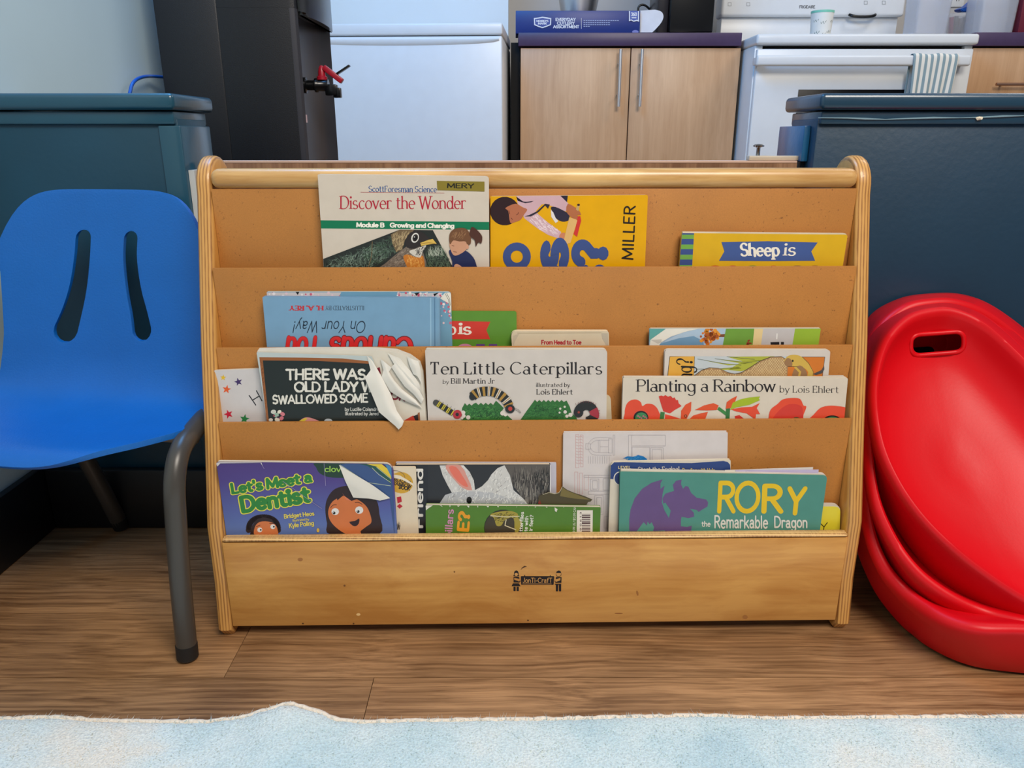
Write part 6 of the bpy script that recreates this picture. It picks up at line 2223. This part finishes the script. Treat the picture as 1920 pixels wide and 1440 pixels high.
P.text('clov', 609.5, 884, 10, (150, 196, 84), fit=29, thick=.17)
P.part('maker_mark').oval(*c(967, 720), 2.6, 4, (214, 176, 70))
P.part('cover_creases')
P.lines([cpts(c, [(660, 290), (840, 420), (1000, 530)]), cpts(c, [(1020, 130), (1035, 330)]), cpts(c, [(470, 125), (480, 155), (495, 180)])], .8, (150, 140, 180))
P.add([cpts(c, [(70, 130), (110, 120), (470, 122), (480, 155), (462, 128), (110, 132), (85, 160)])], (210, 204, 206))
P.part('page_corner_print')
P.poly(cpts(c, [(1150, 145), (1240, 130), (1480, 150), (1610, 260), (1625, 340), (1640, 760), (1600, 440)]), (58, 84, 134))
P.poly(cpts(c, [(1280, 128), (1430, 125), (1590, 230), (1612, 320), (1500, 215), (1400, 155)]), (40, 84, 76))
P.poly(cpts(c, [(1330, 122), (1500, 118), (1590, 190), (1612, 268), (1480, 160)]), (224, 196, 62))
P.poly(cpts(c, [(1500, 108), (1580, 110), (1612, 170), (1614, 260), (1560, 150)]), (74, 134, 180))
P.lines([cpts(c, [(1440, 170), (1500, 230), (1605, 300)]), cpts(c, [(1480, 165), (1540, 215), (1608, 270)]), cpts(c, [(1160, 145), (1400, 300), (1605, 330)])], .9, (190, 200, 170))
b.done()
leaf('turned_corner', b.root, [[c(1150, 148), c(1300, 240), c(1450, 330), c(1600, 440)], [c(1205, 290), c(1300, 340), c(1400, 400), c(1560, 450)], [c(1275, 435), c(1340, 440), c(1420, 445), c(1510, 462)]],
     [[.0202, .0192, .0188, .0196], [.0188, .0176, .0178, .0190], [.0186, .0180, .0180, .0188]], m_leaf, sub=5)

c = conv(720, 850, 4.3636)
b = Book('cream_worn_book', 'cream worn book with a round gold sticker beside the purple book', .0263, .0028, [(700, 875.5), (779.5, 875.5), (784.5, 996), (703, 996)], ZB[3], (222, 206, 182), rad=.002)
P = b.P
P.part('gold_sticker')
P.oval(*c(140, 240), 22.5, 20, (208, 160, 50), 10)
P.part('lettering')
P.text('READING', 739, 902, 5.4, BLK, fit=31, thick=.22, rot=-10)
P.text('RAINBOW', 737, 908.5, 5.8, BLK, fit=34, thick=.22, rot=-10)
P.text('BOOK', 748, 916, 6.4, BLK, fit=20, thick=.24, rot=-10)
P.add([cpts(c, [(105, 358), (140, 352), (146, 395), (112, 408)]), cpts(c, [(106, 432), (128, 412), (152, 432), (128, 452)])], (186, 30, 50))
P.lines([crom(cpts(c, [(70, 140), (120, 145), (160, 170), (172, 200)]), 5, False)], .8, (130, 110, 84))
P.part('torn_strip').poly(cpts(c, [(70, 170), (130, 180), (190, 215), (235, 245), (245, 270), (215, 250), (150, 215), (75, 198)]), (232, 220, 200))
P.part('ink_scrawl').hatch(cpts(c, [(105, 560), (132, 550), (135, 625), (104, 625)]), 26, 10, 85, 14, .7, (70, 64, 60), 5)
b.done()

b = Book('rabbit_photo_book', 'black picture book with a white rabbit photo and grey tree trunk', .0302, .0052, [(741, 871.5), (1032, 871), (1033, 996), (744, 996)], ZB[3], (34, 36, 44), rad=.001, rise=.0008)
P = b.P
P.part('rabbit_photo')
P.poly(cpts(c, [(360, 96), (1360, 92), (1358, 640), (360, 640)]), (42, 44, 50))
bark = cpts(c, [(985, 96), (1358, 92), (1356, 640), (1180, 640), (1110, 330), (1020, 220)])
P.poly(bark, (92, 86, 82))
P.hatch(bark, 160, 22, 92, 12, 1.6, (140, 134, 126), 41)
P.hatch(bark, 160, 20, 88, 12, 1.6, (52, 48, 48), 42)
P.hatch(cpts(c, [(1200, 96), (1358, 92), (1356, 330), (1260, 340)]), 60, 18, 85, 10, 2, (44, 42, 42), 43)
furp = cpts(c, [(455, 98), (650, 96), (700, 150), (735, 220), (745, 300), (800, 270), (850, 220), (880, 170), (930, 120), (985, 96), (1030, 180), (1060, 300), (1140, 370), (1180, 420), (1180, 500), (500, 500), (500, 360), (560, 330), (520, 260), (480, 180)])
P.poly(furp, (204, 202, 200))
P.poly(cpts(c, [(500, 340), (680, 310), (880, 320), (1000, 360), (1150, 400), (1180, 500), (500, 500)]), (182, 182, 186), 2)
P.hatch(furp, 320, 9, 250, 50, 1.1, (232, 230, 228), 44)
P.hatch(furp, 120, 8, 240, 50, 1.0, (150, 148, 150), 45)
P.poly(cpts(c, [(505, 96), (625, 96), (680, 190), (722, 300), (640, 280), (580, 220), (530, 160)]), (214, 150, 138), 2)
P.poly(cpts(c, [(530, 110), (590, 110), (640, 180), (690, 270), (640, 260), (570, 190)]), (226, 116, 98), 2)
P.oval(*c(697, 382), 5, 6.5, (14, 14, 18))
P.part('lettering').text('a Friend', 792.5, 1020, 13, (228, 224, 218), rot=90, fit=140, thick=.17)
P.part('page_margin').poly(cpts(c, [(1358, 88), (1375, 88), (1375, 640), (1356, 640)]), (232, 228, 226))
b.done()
b = Book('white_backing_booklet', 'pale lilac paperback edge showing right of the rabbit photo book', .0357, .0030, [(742, 867), (1043, 868), (1043.5, 996), (745, 996)], ZB[3], (196, 192, 204), rad=.001)
b.done()

# dark torn page
tp = thing('torn_page', S(.06, .0278, ZB[3]), 'torn dark olive page sticking up behind the green book', 'page', None)
pg = Page(S(0, .0275, 0), -SY, SX, None)
to_ = [pg.uv(*p) for p in cpts(c, [(1262, 380), (1268, 352), (1300, 335), (1350, 318), (1395, 330), (1430, 320), (1445, 300), (1458, 270), (1500, 300), (1560, 325), (1640, 350), (1705, 378), (1690, 395), (1668, 400), (1655, 425), (1640, 640), (1262, 640)])]
pz = ZB[3]
to_ = to_[:-2] + [(to_[-2][0], pz), (to_[-1][0], pz)]
to_ = to_[::-1] if area2(to_) < 0 else to_
slab('paper_sheet', to_, .0275, .0279, ink((74, 66, 44), .6), tp)
pg2 = Page(S(0, .0275, 0), -SY, SX, tp)
pg2.part('page_print').poly(cpts(c, [(1462, 280), (1500, 305), (1560, 330), (1690, 380), (1560, 370), (1440, 350), (1452, 300)]), (118, 104, 56))
pg2.lines([cpts(c, [(1300, 337), (1350, 320), (1395, 331), (1430, 322), (1446, 301), (1458, 272)])], .9, (190, 180, 150))
pg2.poly(cpts(c, [(1262, 400), (1275, 380), (1290, 420), (1262, 425)]), (120, 40, 34))
pg2.done()

b = Book('green_insect_book', 'low green book lying sideways with an insect photo and barcode', .0212, .0055, [(798, 947), (1126.5, 951), (1125, 993), (798.5, 996)], ZB[3], (78, 122, 36), rad=.0015, inset=.0004)
P = b.P
P.part('insect_photo')
P.oval(*c(975, 610), 36, 34.5, (34, 46, 26))
P.oval(*c(975, 610), 34.5, 33, (60, 54, 42))
P.poly(cpts(c, [(870, 500), (930, 480), (1020, 470), (1090, 490), (1100, 530), (1130, 560), (1100, 640), (1070, 640), (1060, 530), (990, 545), (960, 590), (920, 590), (900, 530)]), (160, 146, 58), 3)
P.hatch(cpts(c, [(880, 500), (1020, 475), (1095, 495), (1090, 540), (920, 580)]), 60, 6, 20, 50, 1.3, (70, 62, 30), 52)
P.lines([cpts(c, [(870, 510), (1000, 520), (1110, 515)]), cpts(c, [(1000, 540), (990, 590), (1080, 625)])], 1.6, (214, 204, 170))
P.part('lettering')
P.text('pillars', 846.5, 1008, 13, (206, 136, 176), rot=86, fit=52, thick=.16)
P.text('E?', 877.5, 995, 19, (224, 152, 34), rot=85, fit=33, thick=.24)
P.text('tterflies', 979.5, 996, 6.2, (230, 230, 220), rot=86, fit=36, thick=.17)
P.text('te with', 988.5, 996, 6.2, (230, 230, 220), rot=86, fit=28, thick=.17)
P.text('ir feet?', 998, 995, 6.2, (230, 230, 220), rot=86, fit=29, thick=.17)
P.text('$9.99 US / $13.99 CAN', 1078, 1000, 4.2, (216, 220, 200), rot=88, fit=50, thick=.15)
P.part('barcode')
P.poly(cpts(c, [(1578, 464), (1708, 464), (1706, 640), (1576, 640)]), (224, 216, 206))
rs = random.Random(6)
yy, bars = 495, []
while yy < 640:
    w_ = rs.choice((3, 4, 7, 9))
    bars.append(cpts(c, [(1618, yy), (1688, yy), (1688, yy + w_), (1618, yy + w_)]))
    yy += w_ + rs.choice((3, 5, 7))
P.add(bars, (70, 40, 48))
P.text('9 0 6 1 3', 1090, 994, 2.6, (90, 70, 74), rot=90, fit=34, thick=.2)
P.part('worn_edge')
rs = random.Random(8)
P.add([[(800 + i * 18 + rs.uniform(0, 9), 945), (806 + i * 18 + rs.uniform(0, 9), 945), (804 + i * 18 + rs.uniform(0, 8), 949.5 + rs.uniform(0, 2.5))] for i in range(18)], (220, 216, 204))
P.add([cpts(c, [(340, 420), (400, 425), (360, 450), (345, 465)]), cpts(c, [(1395, 440), (1420, 455), (1410, 480), (1398, 470)])], (222, 218, 206))
b.done()

c = conv(1020, 790, 5.0526)
b = Book('colouring_sheet', 'white colouring sheets with a faint pink line drawing of a house', .0372, .0014, [(1056, 812), (1364.5, 811), (1362, 996), (1054, 996)], ZB[3], (210, 201, 200), rad=.0006, cat='paper', pages=False)
P = b.P
P.part('line_drawing')
PK, GY_ = (206, 160, 160), (176, 168, 172)


def rect(x0, y0, x1, y1):
    return cpts(c, [(x0, y0), (x1, y0), (x1, y1), (x0, y1), (x0, y0)])


P.lines([rect(300, 125, 330, 440), rect(345, 130, 370, 430), rect(290, 480, 320, 700), rect(335, 490, 365, 690), rect(380, 510, 420, 650)], .7, PK)
P.lines([cpts(c, [(300, 140 + i * 28), (330, 150 + i * 28), (345, 140 + i * 28), (370, 152 + i * 28)]) for i in range(10)], .6, PK)
P.lines([crom(cpts(c, [(620, 180), (500, 180), (450, 210), (440, 240), (460, 280), (510, 295), (620, 295)]), 4, False), crom(cpts(c, [(640, 155), (490, 155), (430, 195), (415, 240), (440, 300), (500, 320), (640, 320)]), 4, False)], .6, GY_)
P.lines([rect(515, 180, 530, 295), rect(610, 165, 645, 300), rect(655, 130, 670, 320), rect(395, 210, 440, 265), cpts(c, [(530, 240), (610, 240)])], .6, GY_)
P.lines([cpts(c, [(420 + i * 22, 330), (420 + i * 22, 400)]) for i in range(10)] + [rect(800, 130, 830, 360), rect(830, 130, 1150, 232), rect(835, 245, 1000, 370), rect(1010, 250, 1130, 370), rect(1025, 265, 1115, 370)], .6, GY_)
P.lines([rect(380, 510, 700, 530), rect(440, 545, 520, 650), rect(460, 560, 505, 640), rect(420, 660, 700, 690), rect(480, 700, 560, 880), rect(500, 720, 545, 860), rect(560, 540, 640, 650), rect(570, 900, 690, 1010)], .6, GY_)
P.part('crayon_scribble')
P.poly(cpts(c, [(745, 352), (790, 330), (850, 335), (890, 318), (940, 330), (975, 355), (975, 420), (760, 420), (800, 350)]), (30, 120, 190))
P.hatch(cpts(c, [(760, 350), (890, 322), (970, 355), (960, 400), (780, 400)]), 40, 8, 20, 20, .8, (80, 160, 214), 3)
b.done()
b = Book('colouring_sheet', 'second white sheet just behind the pink-lined house drawing', .0390, .0008, [(1057, 808.5), (1362, 807.5), (1360, 996), (1055, 996)], ZB[3], (214, 206, 202), rad=.0006, cat='paper', pages=False, back=False)
b.done()

b = Book('blue_reader_book', 'white reader with a navy top band, half hidden by the teal dragon book', .0282, .0045, [(1145.5, 867), (1370, 862.5), (1369, 990), (1141, 996)], ZB[3], (210, 200, 184), rad=(.004, .0015), rise=.0014)
P = b.P
P.part('navy_band').poly(cpts(c, [(620, 430), (668, 385), (1000, 392), (1400, 395), (1700, 375), (1740, 385), (1762, 410), (1780, 620), (620, 545)]), (36, 62, 122))
P.oval(1162.5, 897, 12.2, 13, (220, 214, 202)); P.oval(1163, 897, 10.8, 11.6, (34, 56, 110))
P.part('lettering')
P.text('LEVEL', 1159.5, 878.6, 4.6, (226, 210, 150), fit=22.5, thick=.2, space=.3)
P.text('Start the Engine!', 1196.5, 884.2, 8.4, (222, 216, 204), fit=77, thick=.15, thin=.08, serif=.05, rot=.8)
P.text('Reading with Help', 1279.5, 884.5, 6.4, (206, 186, 110), fit=61, thick=.17)
b.done()

c = conv(1130, 840, 3.9184)
b = Book('dragon_picture_book', 'teal picture book with a purple dragon silhouette and yellow title', .0212, .0062, [(1163, 884), (1551.5, 891), (1537.5, 993.5), (1160.5, 993.5)], ZB[3], (74, 138, 126), rad=(.0015, .006), rise=.0022)
P = b.P
P.part('dragon_print')
PU = (100, 76, 128)
wing = [(195, 600), (195, 520), (205, 450), (235, 370), (290, 300), (360, 255), (440, 230), (425, 260), (425, 300), (455, 275), (440, 340), (435, 400), (455, 460), (485, 520), (500, 460), (480, 430), (460, 400), (445, 410), (440, 370), (460, 335), (500, 322), (525, 315), (515, 270), (540, 240), (580, 232), (575, 265), (590, 300), (610, 278), (630, 285), (650, 330), (690, 365), (760, 378), (775, 400), (770, 430), (735, 450), (705, 470), (690, 455), (640, 445), (670, 475), (672, 505), (630, 515), (580, 505), (575, 530), (575, 575), (620, 580), (655, 570), (650, 610), (200, 610)]
P.poly(cpts(c, wing), PU)
P.poly(cpts(c, [(250, 612), (300, 545), (325, 570), (330, 540), (345, 560), (360, 545), (385, 600), (440, 590), (460, 612)]), (80, 144, 132))
P.poly(cpts(c, [(430, 400), (455, 460), (490, 520), (510, 500), (545, 600), (370, 610)]), PU)
P.part('lettering')
Y_ = (226, 188, 26)
P.text('RO', 1346.5, 958.5, 53, Y_, fit=74, thick=.17, slant=.05, space=.1)
P.text('R', 1430, 959, 48, Y_, fit=34, thick=.18, slant=.04)
P.text('Y', 1476, 962, 46, Y_, fit=29, thick=.2, slant=.1)
P.text('the', 1316, 986.8, 9.6, (216, 214, 208), fit=15.5, thick=.17)
P.text('Remarkable', 1340, 989.5, 22, (218, 214, 206), fit=99, thick=.15, wob=.02)
P.text('Dragon', 1452, 988.5, 20, (218, 214, 206), fit=61, thick=.16, wob=.02)
b.done()
# loose inner leaves fanning above the right half of the dragon book
b2 = b
pg = Page(S(0, .0222, 0), -SY, SX, None)
for k, (x0, y0, x1, y1, cc) in enumerate(((1400, 882, 1545, 888, (206, 190, 204)), (1380, 880.5, 1536, 881.5, (190, 176, 206)), (1360, 881, 1526, 877.5, (216, 208, 200)))):
    l_ = [pg.uv(x0, 940), pg.uv(x1 - 6, 940), pg.uv(x1, y1), pg.uv(x0, y0 + 2)]
    slab('loose_leaf', l_, .0228 + k * .0009, .0231 + k * .0009, ink(cc, .6), b.root)
c4 = c
b = Book('yellow_letter_book', 'small yellow board book at the right end of the front pocket', .0280, .0085, [(1500, 950), (1576, 950), (1574.5, 996), (1500, 996)], ZB[3], (222, 206, 52), rad=(.002, .0075), inset=.0001, m_pages=mat('grey_board', (196, 188, 176), .6), rise=.0015)
b.P.part('lettering').lines([[(1537, 980), (1545, 988), (1551.5, 979.5)], [(1545, 988), (1543, 1000)]], 1.6, (40, 34, 20))
b.done()
